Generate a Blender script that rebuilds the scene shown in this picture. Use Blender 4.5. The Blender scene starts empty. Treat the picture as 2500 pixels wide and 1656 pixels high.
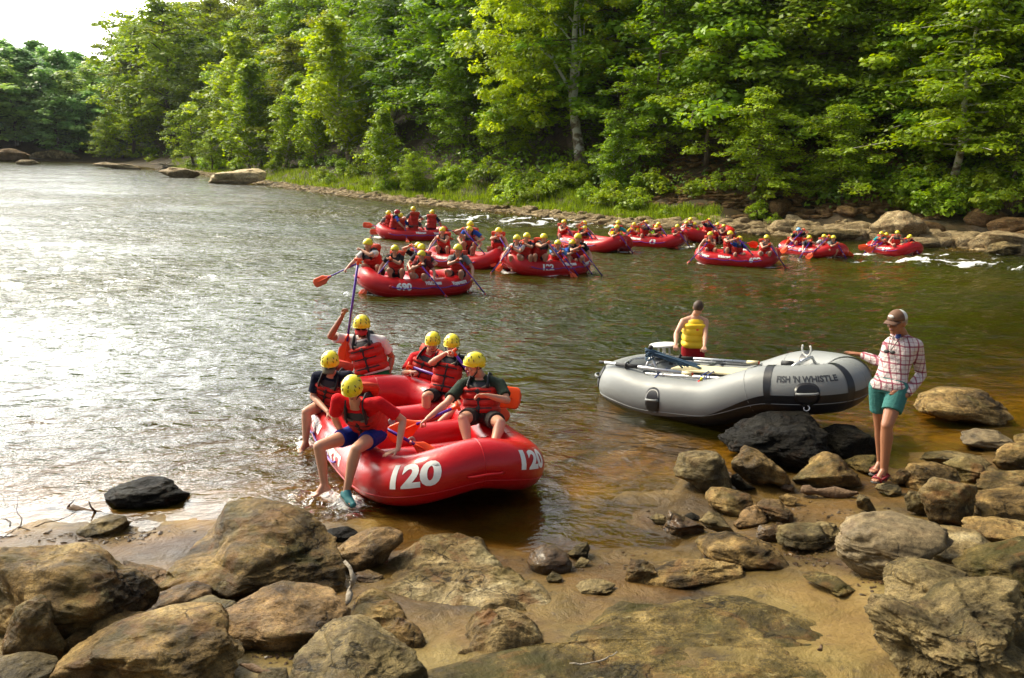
import bpy, bmesh, math, random
import numpy as np
from mathutils import Vector, Matrix
R_ = math.radians
SC = bpy.context.scene
COL = SC.collection
def V(*a): return np.array(a, dtype=float)
def nz(v):
    v = np.asarray(v, float); return v / (np.linalg.norm(v) + 1e-12)
# ------------------------------------------------------------------ camera
F = 2165.; H = 3.4
PIT = math.atan((828 - 370) / F); ROL = R_(1.5)
FW = V(0, math.cos(PIT), -math.sin(PIT)); RT0 = V(1, 0, 0); UP0 = np.cross(RT0, FW)
RT = math.cos(ROL) * RT0 + math.sin(ROL) * UP0; UP = np.cross(RT, FW)
CP = V(0, 0, H)
def P(px, py, d): return CP + d * (FW + RT * (px - 1250) / F - UP * (py - 828) / F)
def at(px, py, z=0.):
    v = FW + RT * (px - 1250) / F - UP * (py - 828) / F
    return CP + v * ((z - H) / v[2])
def dg(px, py, z=0.): return float((at(px, py, z) - CP) @ FW)
cam = bpy.data.cameras.new('camera'); camo = bpy.data.objects.new('camera', cam); COL.objects.link(camo)
m = Matrix(((RT[0], UP[0], -FW[0], 0), (RT[1], UP[1], -FW[1], 0), (RT[2], UP[2], -FW[2], H), (0, 0, 0, 1)))
camo.matrix_world = m
cam.sensor_width = 36; cam.lens = 36 * F / 2500; cam.clip_end = 2000; cam.clip_start = .05
SC.camera = camo
# ------------------------------------------------------------------ noise
def _h(i, j, k, s):
    n = (i * 374761393 + j * 668265263 + k * 2147483647 + s * 1274126177) & 0xffffffff
    n = ((n ^ (n >> 13)) * 1274126177) & 0xffffffff
    n = ((n ^ (n >> 16)) * 2246822519) & 0xffffffff
    return ((n ^ (n >> 15)) & 0xffffff) / float(0xffffff)
def vnoise(p, s=0):
    p = np.asarray(p, float); f = np.floor(p); t = p - f; i = f.astype(np.int64); t = t * t * t * (t * (6 * t - 15) + 10)
    o = 0
    for a in (0, 1):
        wa = t[..., 0] if a else 1 - t[..., 0]
        for b in (0, 1):
            wb = t[..., 1] if b else 1 - t[..., 1]
            for c in (0, 1):
                wc = t[..., 2] if c else 1 - t[..., 2]
                o = o + wa * wb * wc * _h(i[..., 0] + a, i[..., 1] + b, i[..., 2] + c, s)
    return o * 2 - 1
def fbm(p, s=0, o=4, g=.5):
    p = np.asarray(p, float); r = 0; a = 1.
    for k in range(o): r = r + a * vnoise(p * 2.03 ** k + 17.3 * k, s + k); a *= g
    return r
def n2(x, y, s=0, o=3): return fbm(np.stack([x, y, np.zeros_like(x) + s * 3.7], -1), s, o)
# ------------------------------------------------------------------ object helpers
def mesh(name, v, f, mats=(), smooth=True, mi=None):
    me = bpy.data.meshes.new(name)
    v = np.asarray(v, np.float32)
    if isinstance(f, np.ndarray):
        k = f.shape[1]; me.vertices.add(len(v)); me.vertices.foreach_set('co', v.ravel())
        me.loops.add(f.size); me.loops.foreach_set('vertex_index', f.astype(np.int32).ravel())
        me.polygons.add(len(f)); me.polygons.foreach_set('loop_start', np.arange(0, f.size, k, dtype=np.int32))
        me.update(calc_edges=True)
    else: me.from_pydata(v.tolist(), [], f)
    for x in (mats if isinstance(mats, (list, tuple)) else [mats]): me.materials.append(x)
    if smooth: me.polygons.foreach_set('use_smooth', np.ones(len(me.polygons), bool))
    if mi is not None: me.polygons.foreach_set('material_index', np.asarray(mi, np.int32))
    me.update(); return me
def attr(me, name, val): me.attributes.new(name, 'FLOAT', 'POINT').data.foreach_set('value', np.asarray(val, np.float32))
def tag(o, label=None, cat=None, group=None, kind=None):
    if label: o['label'] = label
    if cat: o['category'] = cat
    if group: o['group'] = group
    if kind: o['kind'] = kind
    return o
def obj(name, me, parent=None, loc=None):
    o = bpy.data.objects.new(name, me); COL.objects.link(o)
    if parent is not None: o.parent = parent
    if loc is not None: o.location = loc
    return o
def empty(name, loc=(0, 0, 0), rz=0, label=None, cat=None, group=None):
    o = bpy.data.objects.new(name, None); COL.objects.link(o); o.location = loc; o.rotation_euler[2] = rz; o.empty_display_size = .2
    return tag(o, label, cat, group)
class G:                                         # geometry collector
    def __init__(s): s.v = []; s.f = []; s.n = 0
    def add(s, v, f):
        s.v.append(np.asarray(v, float)); s.f += [tuple(i + s.n for i in q) for q in f]; s.n += len(v); return s
    def verts(s): return np.concatenate(s.v) if s.v else np.zeros((0, 3))
    def loft(s, rings, closed=False, cap=True):
        n = len(rings[0]); k = len(rings); f = []
        for a in range(k if closed else k - 1):
            b = (a + 1) % k
            for j in range(n): f.append((a * n + j, a * n + (j + 1) % n, b * n + (j + 1) % n, b * n + j))
        if cap and not closed: f.append(tuple(range(n))[::-1]); f.append(tuple((k - 1) * n + j for j in range(n)))
        return s.add(np.concatenate(rings), f)
    def tube(s, pts, r, n=10, cap=True, closed=False, flat=1., up=None):
        pts = [np.asarray(p, float) for p in pts]; k = len(pts); r = r if hasattr(r, '__len__') else [r] * k
        rings = []; ref = None if up is None else np.asarray(up, float)
        for i in range(k):
            a = pts[(i - 1) % k] if (i or closed) else pts[0]; b = pts[(i + 1) % k] if (i < k - 1 or closed) else pts[-1]
            t = nz(b - a)
            if ref is None: ref = V(0, 0, 1) if abs(t[2]) < .9 else V(1, 0, 0)
            x = nz(ref - t * (ref @ t)); y = np.cross(t, x)
            if up is None: ref = x
            rings.append(np.array([pts[i] + r[i] * (math.cos(q) * x * flat + math.sin(q) * y) for q in np.linspace(0, 2 * math.pi, n, endpoint=False)]))
        return s.loft(rings, closed, cap)
    def ball(s, c, r, n=12, M=None):
        r = V(*r) if hasattr(r, '__len__') else V(r, r, r); rings = []
        for i in range(1, n):
            a = math.pi * i / n; rings.append(np.array([[math.sin(a) * math.cos(b), math.sin(a) * math.sin(b), -math.cos(a)] for b in np.linspace(0, 2 * math.pi, n + 4, endpoint=False)]))
        rr = [(q * r) @ (M.T if M is not None else np.eye(3)) + c for q in rings]
        return s.loft(rr)
    def cone(s, a, b, ra, rb, n=12): return s.ball(a, ra, 8).ball(b, rb, 8).tube([a, b], [ra, rb], n)
    def box(s, c, d, M=None):
        M = np.eye(3) if M is None else M; d = V(*d) / 2
        v = np.array([[x, y, z] for x in (-1, 1) for y in (-1, 1) for z in (-1, 1)]) * d
        return s.add(v @ M.T + c, [(0, 1, 3, 2), (4, 6, 7, 5), (0, 4, 5, 1), (2, 3, 7, 6), (0, 2, 6, 4), (1, 5, 7, 3)])
    def mesh(s, name, mat, smooth=True): return mesh(name, s.verts(), s.f, mat, smooth)
    def obj(s, name, mat, parent=None, smooth=True, loc=None, bev=0):
        o = obj(name, s.mesh(name, mat, smooth), parent, loc)
        if bev:
            b = o.modifiers.new('b', 'BEVEL'); b.width = bev; b.segments = 2; b.limit_method = 'ANGLE'
        return o
def MX(x, y, z): return np.array([x, y, z]).T      # columns = axes
# ------------------------------------------------------------------ materials
MATS = {}
def new_mat(name):
    m = bpy.data.materials.new(name); m.use_nodes = True; nt = m.node_tree; nt.nodes.clear()
    o = nt.nodes.new('ShaderNodeOutputMaterial'); MATS[name] = m; return m, nt, o
def N(nt, t, **k):
    n = nt.nodes.new(t)
    for a, b in k.items():
        if a[0] == '_': n.inputs[a[1:].replace('_', ' ')].default_value = b
        else: setattr(n, a, b)
    return n
def L(nt, a, b): nt.links.new(a, b)
def ramp(nt, src, stops):
    r = nt.nodes.new('ShaderNodeValToRGB'); e = r.color_ramp.elements
    while len(e) < len(stops): e.new(.5)
    for q, (p, c) in zip(e, stops): q.position = p; q.color = tuple(c) + (1,) if len(c) == 3 else c
    L(nt, src, r.inputs[0]); return r.outputs[0]
def mixc(nt, f, a, b, mode='MIX'):
    n = nt.nodes.new('ShaderNodeMix'); n.data_type = 'RGBA'; n.blend_type = mode
    for i, x in ((0, f), (6, a), (7, b)):
        if isinstance(x, (int, float)): n.inputs[i].default_value = x
        elif isinstance(x, tuple): n.inputs[i].default_value = x + (1,)
        else: L(nt, x, n.inputs[i])
    return n.outputs[2]
def mth(nt, op, a, b=0., c=0.):
    n = nt.nodes.new('ShaderNodeMath'); n.operation = op
    for i, x in enumerate((a, b, c)):
        if isinstance(x, (int, float)): n.inputs[i].default_value = x
        else: L(nt, x, n.inputs[i])
    return n.outputs[0]
def noise(nt, vec, scale, detail=4, rough=.55, dist=0.):
    n = N(nt, 'ShaderNodeTexNoise', _Scale=scale, _Detail=detail, _Roughness=rough, _Distortion=dist); L(nt, vec, n.inputs['Vector']); return n.outputs[0]
def bump(nt, h, st=.5, d=.02, nrm=None):
    n = N(nt, 'ShaderNodeBump', _Strength=st, _Distance=d); L(nt, h, n.inputs['Height'])
    if nrm is not None: L(nt, nrm, n.inputs['Normal'])
    return n.outputs[0]
def plain(name, c, rough=.5, metal=0., var=.15, vs=8., bs=40., bst=.15, bd=.004, coat=0., objc=False, spec=.5, emis=None, sss=0):
    m, nt, o = new_mat(name); b = N(nt, 'ShaderNodeBsdfPrincipled', _Roughness=rough, _Metallic=metal)
    b.inputs['Coat Weight'].default_value = coat; b.inputs['Coat Roughness'].default_value = .15; b.inputs['Specular IOR Level'].default_value = spec
    tc = N(nt, 'ShaderNodeTexCoord').outputs['Object']
    base = N(nt, 'ShaderNodeObjectInfo').outputs['Color'] if objc else tuple(c)
    nn = noise(nt, tc, vs, 5); f = mth(nt, 'MULTIPLY_ADD', nn, 2 * var, 1 - var)
    h = N(nt, 'ShaderNodeHueSaturation'); L(nt, f, h.inputs['Value'])
    if objc: L(nt, base, h.inputs['Color'])
    else: h.inputs['Color'].default_value = base + (1,)
    L(nt, h.outputs[0], b.inputs['Base Color'])
    L(nt, mth(nt, 'MULTIPLY_ADD', noise(nt, tc, vs * 2.3, 3), .25, rough - .12), b.inputs['Roughness'])
    if bst: L(nt, bump(nt, noise(nt, tc, bs, 4), bst, bd), b.inputs['Normal'])
    if sss: b.inputs['Subsurface Weight'].default_value = sss; b.inputs['Subsurface Radius'].default_value = (.02, .008, .004); b.inputs['Subsurface Scale'].default_value = .5
    L(nt, b.outputs[0], o.inputs[0]); return m
def pos(nt): return N(nt, 'ShaderNodeNewGeometry').outputs['Position']
def setup_mats():
    plain('skin', (.58, .30, .19), .45, var=.12, vs=14, bs=90, bst=.1, bd=.002)
    plain('skin_tan', (.36, .15, .075), .42, var=.12, vs=14, bs=90, bst=.1, bd=.002)
    plain('shirt', (1, 1, 1), .85, objc=True, var=.12, vs=10, bs=26, bst=.7, bd=.012, spec=.2)
    plain('shorts', (1, 1, 1), .8, objc=True, var=.2, vs=9, bs=22, bst=.8, bd=.014, spec=.2)
    plain('vest_red', (.50, .022, .014), .62, var=.2, vs=12, bs=34, bst=.6, bd=.01, spec=.3)
    plain('vest_flap', (.62, .05, .02), .6, var=.15, bs=34, bst=.5, bd=.01)
    plain('vest_yellow', (.85, .55, .01), .5, var=.08, bs=30, bst=.3, bd=.01)
    plain('webbing', (.012, .012, .016), .6, var=.3)
    plain('yoke_grey', (.035, .035, .042), .7, var=.35, bs=60, bst=.4)
    plain('trim_grey', (.18, .16, .12), .7)
    plain('helmet', (.86, .78, .03), .28, objc=True, var=.05, vs=20, bst=.05, coat=.3)
    plain('vent_black', (.008, .008, .008), .6)
    plain('hair', (.06, .03, .015), .6, var=.4, vs=60, bs=120, bst=.8, bd=.004)
    plain('eye', (.02, .014, .01), .15, bst=0); plain('lips', (.34, .09, .07), .4)
    plain('cap', (1, 1, 1), .8, objc=True, bs=60, bst=.3)
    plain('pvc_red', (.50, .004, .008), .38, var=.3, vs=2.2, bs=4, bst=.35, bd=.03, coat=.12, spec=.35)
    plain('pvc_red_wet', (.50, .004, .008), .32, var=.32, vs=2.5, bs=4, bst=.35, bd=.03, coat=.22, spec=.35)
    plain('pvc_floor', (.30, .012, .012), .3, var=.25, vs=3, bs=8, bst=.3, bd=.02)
    plain('pvc_grey', (.235, .245, .24), .42, var=.06, vs=2.5, bs=3, bst=.2, bd=.03, coat=.0, spec=.35)
    plain('pvc_black', (.015, .015, .017), .35, var=.3, vs=3, bs=8, bst=.2)
    plain('lettering_white', (.85, .85, .80), .5, var=.22, vs=12, bst=.05)
    plain('lettering_black', (.03, .033, .04), .5, bst=0)
    plain('valve', (.32, .33, .30), .4, var=.3, vs=40, bst=.5)
    plain('purple', (.09, .02, .34), .3, var=.1, bst=0); plain('orange', (.85, .085, .008), .35, var=.1, vs=10, bs=20, bst=.1)
    plain('aluminium', (.62, .63, .64), .3, metal=.85, var=.1, bst=.05)
    plain('oar_shaft', (.5, .5, .46), .35, var=.2); plain('rubber', (.02, .02, .02), .6)
    plain('board_cream', (.72, .62, .36), .5, var=.1); plain('white_plastic', (.72, .72, .68), .4, var=.08)
    plain('rope_blue', (.05, .10, .16), .8, var=.5, vs=60, bs=150, bst=.8); plain('strap_blue', (.01, .03, .16), .7)
    plain('strap_yellow', (.7, .6, .02), .6); plain('strap_red', (.6, .03, .02), .6)
    plain('shoe_black', (.02, .02, .022), .7); plain('shoe_teal', (.02, .16, .18), .6); plain('sandal_red', (.20, .003, .008), .55); plain('sole_grey', (.09, .085, .075), .8)
    plain('bark', (.13, .10, .07), .9, var=.4, vs=6, bs=14, bst=1, bd=.05)
    plain('driftwood', (.115, .066, .030), .85, var=.4, vs=9, bs=30, bst=1, bd=.02)
    plain('deadwood', (.34, .29, .22), .85, var=.3, vs=9, bs=30, bst=1, bd=.02)
    # pale mottled bark
    m, nt, o = new_mat('bark_pale'); b = N(nt, 'ShaderNodeBsdfPrincipled', _Roughness=.8); tc = N(nt, 'ShaderNodeTexCoord').outputs['Object']
    sp = N(nt, 'ShaderNodeSeparateXYZ'); L(nt, tc, sp.inputs[0])
    nn = noise(nt, tc, 2.2, 5, .6, .6); hh = mth(nt, 'ADD', nn, mth(nt, 'MULTIPLY', sp.outputs[2], .035))
    L(nt, ramp(nt, hh, [(.45, (.14, .10, .06)), (.54, (.34, .28, .19)), (.62, (.60, .58, .50)), (.9, (.68, .68, .62))]), b.inputs['Base Color'])
    L(nt, bump(nt, noise(nt, tc, 9, 4), .6, .04), b.inputs['Normal']); L(nt, b.outputs[0], o.inputs[0])
    # plaid
    m, nt, o = new_mat('plaid'); b = N(nt, 'ShaderNodeBsdfPrincipled', _Roughness=.85); tc = N(nt, 'ShaderNodeTexCoord').outputs['Object']
    sp = N(nt, 'ShaderNodeSeparateXYZ'); L(nt, tc, sp.inputs[0]); col = None
    col = (.62, .54, .52)
    ww = noise(nt, tc, 5, 2)
    for ax, sc, of in ((0, 11, .2), (2, 11, 0), (0, 11, .62), (2, 11, .48)):
        w = mth(nt, 'FRACT', mth(nt, 'MULTIPLY_ADD', sp.outputs[ax], sc, mth(nt, 'MULTIPLY_ADD', ww, .35, of + 40)))
        lo = .16 if of in (.2, 0) else .05
        msk = mth(nt, 'MULTIPLY', mth(nt, 'LESS_THAN', w, lo), .85 if lo > .1 else .75)
        col = mixc(nt, msk, col, (.24, .02, .055))
    L(nt, col, b.inputs['Base Color']); L(nt, bump(nt, noise(nt, tc, 9, 5), 1., .05), b.inputs['Normal']); L(nt, b.outputs[0], o.inputs[0])
    # patterned board shorts
    m, nt, o = new_mat('shorts_pattern'); b = N(nt, 'ShaderNodeBsdfPrincipled', _Roughness=.8); tc = N(nt, 'ShaderNodeTexCoord').outputs['Object']
    L(nt, ramp(nt, noise(nt, tc, 11, 2, .5, 1.5), [(.40, (.01, .012, .02)), (.47, (.02, .09, .16)), (.54, (.55, .55, .6)), (.60, (.02, .03, .06)), (.66, (.3, .3, .1))]), b.inputs['Base Color']); L(nt, b.outputs[0], o.inputs[0])
    # rocks
    def rock(name, stops, rough=.62, wet=0, moss=.35, mosscol=(.10, .10, .02), iron=.4, ironc=(.17, .075, .025), bs=1.2, speck=.60, spec=.2, lich=.38):
        m, nt, o = new_mat(name); b = N(nt, 'ShaderNodeBsdfPrincipled'); tc = N(nt, 'ShaderNodeTexCoord').outputs['Object']
        oi = N(nt, 'ShaderNodeObjectInfo'); off = N(nt, 'ShaderNodeVectorMath', operation='MULTIPLY_ADD'); off.inputs[1].default_value = (37, 23, 51)
        cb = N(nt, 'ShaderNodeCombineXYZ'); [L(nt, oi.outputs['Random'], cb.inputs[i]) for i in range(3)]
        L(nt, cb.outputs[0], off.inputs[0]); L(nt, tc, off.inputs[2]); p = off.outputs[0]
        a = noise(nt, p, 2.2, 8, .62, .5); c = ramp(nt, a, stops)
        f = ramp(nt, noise(nt, p, 13, 10, .78, .3), [(.3, (.16, .14, .11)), (.5, (.95, .95, .95)), (.68, (1.75, 1.72, 1.6))]); c = mixc(nt, .9, c, f, 'MULTIPLY')
        sp2 = mth(nt, 'GREATER_THAN', noise(nt, p, 95, 2, .6), speck); c = mixc(nt, mth(nt, 'MULTIPLY', sp2, .55), c, (.05, .042, .03))
        mo = ramp(nt, noise(nt, p, 1.6, 6, .65, .8), [(.52, (0, 0, 0)), (.64, (1, 1, 1))]); c = mixc(nt, mth(nt, 'MULTIPLY', mo, moss), c, mosscol)
        ir = ramp(nt, noise(nt, p, 3.1, 5, .6, 1.2), [(.55, (0, 0, 0)), (.66, (1, 1, 1))]); c = mixc(nt, mth(nt, 'MULTIPLY', ir, iron), c, ironc)
        li = ramp(nt, noise(nt, p, 7, 6, .7, .3), [(.60, (0, 0, 0)), (.68, (1, 1, 1))]); c = mixc(nt, mth(nt, 'MULTIPLY', li, lich), c, (.42, .40, .24))
        # dark veins following cracks
        vo = N(nt, 'ShaderNodeTexVoronoi', feature='DISTANCE_TO_EDGE', _Scale=1.7); dv = N(nt, 'ShaderNodeVectorMath', operation='ADD'); sn = N(nt, 'ShaderNodeTexNoise', _Scale=2.6, _Detail=6); L(nt, p, sn.inputs['Vector'])
        L(nt, p, dv.inputs[0]); L(nt, sn.outputs['Color'], dv.inputs[1]); L(nt, dv.outputs[0], vo.inputs['Vector'])
        ck = ramp(nt, vo.outputs['Distance'], [(0., (0, 0, 0)), (.03, (1, 1, 1))])
        msk = ramp(nt, noise(nt, p, 1.3, 2), [(.5, (0, 0, 0)), (.6, (1, 1, 1))]); ck = mixc(nt, msk, (1., 1., 1.), ck)
        c = mixc(nt, .8, c, ck, 'MULTIPLY')
        c = mixc(nt, 1., c, (1.16, 1.02, .74), 'MULTIPLY') if 'dark' not in name else c
        L(nt, c, b.inputs['Base Color'])
        L(nt, mth(nt, 'MULTIPLY_ADD', noise(nt, p, 6, 3), .3, rough - .15), b.inputs['Roughness'])
        mp = N(nt, 'ShaderNodeMapping'); mp.inputs['Scale'].default_value = (1, 1.2, 5); mp.inputs['Rotation'].default_value = (.35, .3, 0); L(nt, p, mp.inputs[0])
        st = noise(nt, mp.outputs[0], 1.5, 7, .65, .8)
        h1 = bump(nt, st, .9 * bs, .12); h2 = bump(nt, noise(nt, p, 5, 9, .7), .9 * bs, .09, h1); h3 = bump(nt, ck, .6, .02, h2); h4 = bump(nt, noise(nt, p, 45, 5, .7), .6 * bs, .01, h3)
        L(nt, h4, b.inputs['Normal']); b.inputs['Coat Weight'].default_value = wet; b.inputs['Coat Roughness'].default_value = .25; b.inputs['Specular IOR Level'].default_value = spec
        L(nt, b.outputs[0], o.inputs[0])
    rock('rock_tan', [(.32, (.028, .019, .008)), (.44, (.115, .082, .036)), (.56, (.285, .205, .092)), (.70, (.50, .40, .22))])
    rock('rock_pink', [(.32, (.045, .028, .013)), (.45, (.145, .100, .052)), (.58, (.30, .205, .11)), (.73, (.44, .34, .21))], moss=.12)
    rock('rock_grey', [(.3, (.028, .022, .011)), (.44, (.10, .084, .046)), (.57, (.24, .20, .115)), (.72, (.44, .385, .25))], moss=.15, iron=.15)
    rock('rock_white', [(.3, (.04, .028, .012)), (.41, (.13, .095, .045)), (.53, (.25, .20, .11)), (.68, (.47, .43, .32))], moss=.4, iron=.6)
    rock('rock_smooth', [(.3, (.06, .050, .036)), (.5, (.15, .128, .096)), (.7, (.235, .20, .145))], moss=.08, iron=.1, bs=.28)
    rock('rock_dark', [(.3, (.003, .0025, .002)), (.5, (.009, .008, .006)), (.7, (.030, .026, .018))], .6, wet=0, moss=.3, mosscol=(.02, .017, .004), iron=.1, spec=.10, lich=.02)
    rock('rock_brown', [(.3, (.03, .017, .008)), (.5, (.085, .052, .024)), (.7, (.18, .13, .07))], .4, wet=.25, moss=.15)
    rock('rock_mossy', [(.34, (.030, .027, .008)), (.46, (.085, .068, .022)), (.57, (.185, .145, .055)), (.72, (.33, .265, .13))], .7, moss=.8, mosscol=(.045, .045, .008), iron=.3, bs=1., speck=.53)
    rock('rock_far', [(.3, (.17, .13, .08)), (.5, (.38, .32, .23)), (.7, (.56, .51, .41))], moss=.15, bs=1.5)
    rock('rock_pale', [(.3, (.30, .25, .17)), (.5, (.56, .50, .38)), (.7, (.70, .65, .54))], moss=.08, iron=.15, bs=.6, speck=.68)
    rock('rock_far_brown', [(.3, (.07, .045, .02)), (.5, (.17, .11, .055)), (.7, (.26, .19, .11))], moss=.2, bs=1.5)
    # foliage
    for nm, tl in (('leaves', .45),):
        m, nt, o = new_mat(nm); at_ = N(nt, 'ShaderNodeAttribute', attribute_name='rnd'); oi = N(nt, 'ShaderNodeObjectInfo')
        hs = N(nt, 'ShaderNodeHueSaturation'); L(nt, oi.outputs['Color'], hs.inputs['Color'])
        L(nt, mth(nt, 'MULTIPLY_ADD', at_.outputs['Fac'], 1.5, .55), hs.inputs['Value']); L(nt, mth(nt, 'MULTIPLY_ADD', at_.outputs['Fac'], -.025, .517), hs.inputs['Hue'])
        d = N(nt, 'ShaderNodeBsdfPrincipled', _Roughness=.42); d.inputs['Specular IOR Level'].default_value = .35; L(nt, hs.outputs[0], d.inputs['Base Color'])
        t = N(nt, 'ShaderNodeBsdfTranslucent'); h2 = N(nt, 'ShaderNodeHueSaturation', _Value=1.5, _Saturation=1.1, _Hue=.485); L(nt, hs.outputs[0], h2.inputs['Color']); L(nt, h2.outputs[0], t.inputs[0])
        mx = N(nt, 'ShaderNodeMixShader', _Fac=tl); L(nt, d.outputs[0], mx.inputs[1]); L(nt, t.outputs[0], mx.inputs[2]); L(nt, mx.outputs[0], o.inputs[0])
    # ground
    m, nt, o = new_mat('ground'); b = N(nt, 'ShaderNodeBsdfPrincipled'); p = pos(nt)
    dn = N(nt, 'ShaderNodeAttribute', attribute_name='near').outputs['Fac']; dz = N(nt, 'ShaderNodeAttribute', attribute_name='inland').outputs['Fac']
    n1 = noise(nt, p, 1.3, 6, .6, .4); sand = ramp(nt, n1, [(.33, (.045, .027, .006)), (.45, (.135, .093, .020)), (.59, (.235, .168, .045)), (.75, (.33, .25, .095))])
    g = noise(nt, p, 60, 4, .7); sand = mixc(nt, .75, sand, mixc(nt, g, (.35, .33, .3), (1.6, 1.6, 1.6)), 'MULTIPLY')
    db = ramp(nt, noise(nt, p, 11, 5, .7, .5), [(.56, (0, 0, 0)), (.64, (1, 1, 1))]); sand = mixc(nt, mth(nt, 'MULTIPLY', db, .6), sand, (.05, .034, .016))
    rr = ramp(nt, noise(nt, p, .9, 5, .6), [(.48, (0, 0, 0)), (.6, (1, 1, 1))]); sand = mixc(nt, mth(nt, 'MULTIPLY', rr, .35), sand, (.26, .13, .03))
    wet = ramp(nt, dz, [(.0, (1.55, 1.38, .62)), (.18, (1.2, 1.02, .48)), (.30, (.60, .48, .28)), (.6, (.62, .52, .34)), (.95, (.92, .90, .82))]); sand = mixc(nt, 1., sand, wet, 'MULTIPLY')
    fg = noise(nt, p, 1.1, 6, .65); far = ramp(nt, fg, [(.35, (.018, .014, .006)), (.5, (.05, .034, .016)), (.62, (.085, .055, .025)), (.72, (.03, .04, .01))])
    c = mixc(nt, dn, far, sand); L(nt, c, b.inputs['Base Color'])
    L(nt, ramp(nt, dz, [(.0, (.45,) * 3), (.3, (.36,) * 3), (.55, (.30,) * 3), (.9, (.6,) * 3)]), b.inputs['Roughness']); b.inputs['Specular IOR Level'].default_value = .32
    hb = bump(nt, noise(nt, p, 3.2, 9, .68, .4), .9, .10); hb = bump(nt, g, .5, .008, hb); L(nt, hb, b.inputs['Normal']); L(nt, b.outputs[0], o.inputs[0])
    # water
    m, nt, o = new_mat('water'); p = pos(nt)
    dep = N(nt, 'ShaderNodeAttribute', attribute_name='depth').outputs['Fac']; fo = N(nt, 'ShaderNodeAttribute', attribute_name='foam').outputs['Fac']; ch = N(nt, 'ShaderNodeAttribute', attribute_name='chop').outputs['Fac']
    mp = N(nt, 'ShaderNodeMapping'); mp.inputs['Scale'].default_value = (.62, 1, 1); mp.inputs['Rotation'].default_value = (0, 0, .3); L(nt, p, mp.inputs[0]); q = mp.outputs[0]
    w1 = noise(nt, q, 1.6, 3, .55, .9); w2 = noise(nt, q, 6.5, 3, .6, .6); w3 = noise(nt, q, 20, 2, .5)
    hh = mth(nt, 'ADD', mth(nt, 'MULTIPLY', w1, 1.0), mth(nt, 'MULTIPLY', w2, .36)); hh = mth(nt, 'MULTIPLY_ADD', w3, .08, hh)
    bp = N(nt, 'ShaderNodeBump', _Distance=.5); L(nt, ch, bp.inputs['Strength']); L(nt, hh, bp.inputs['Height']); nr = bp.outputs[0]
    fr = N(nt, 'ShaderNodeFresnel', _IOR=1.34); L(nt, nr, fr.inputs['Normal'])
    gl = N(nt, 'ShaderNodeBsdfGlossy', _Roughness=.06, _Color=(1, 1, 1, 1)); L(nt, nr, gl.inputs['Normal'])
    bc = ramp(nt, noise(nt, p, .12, 3), [(.4, (.024, .030, .002)), (.6, (.046, .042, .003))])
    df = N(nt, 'ShaderNodeBsdfDiffuse'); L(nt, bc, df.inputs[0])
    tr = N(nt, 'ShaderNodeBsdfTransparent'); L(nt, ramp(nt, dep, [(0., (1, .98, .92)), (.08, (.95, .80, .42)), (.5, (.66, .50, .12))]), tr.inputs[0])
    al = mth(nt, 'SUBTRACT', 1., mth(nt, 'POWER', 2.718, mth(nt, 'MULTIPLY', dep, -1.35)))
    mx = N(nt, 'ShaderNodeMixShader'); L(nt, al, mx.inputs[0]); L(nt, tr.outputs[0], mx.inputs[1]); L(nt, df.outputs[0], mx.inputs[2])
    m2 = N(nt, 'ShaderNodeMixShader'); L(nt, fr.outputs[0], m2.inputs[0]); L(nt, mx.outputs[0], m2.inputs[1]); L(nt, gl.outputs[0], m2.inputs[2])
    fd = N(nt, 'ShaderNodeBsdfDiffuse', _Color=(.85, .86, .84, 1)); L(nt, nr, fd.inputs['Normal'])
    fn = noise(nt, q, 4.2, 7, .72, .9); fm = mth(nt, 'SUBTRACT', mth(nt, 'ADD', fn, mth(nt, 'MULTIPLY', fo, .62)), .74)
    fm = N(nt, 'ShaderNodeClamp'); s_ = mth(nt, 'MULTIPLY', mth(nt, 'SUBTRACT', mth(nt, 'ADD', fn, mth(nt, 'MULTIPLY', fo, .60)), .87), 9.); L(nt, s_, fm.inputs[0])
    m3 = N(nt, 'ShaderNodeMixShader'); L(nt, fm.outputs[0], m3.inputs[0]); L(nt, m2.outputs[0], m3.inputs[1]); L(nt, fd.outputs[0], m3.inputs[2])
    L(nt, m3.outputs[0], o.inputs[0])
    plain('foam', (.85, .86, .84), .5, var=.05)
setup_mats()
M = MATS
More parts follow.
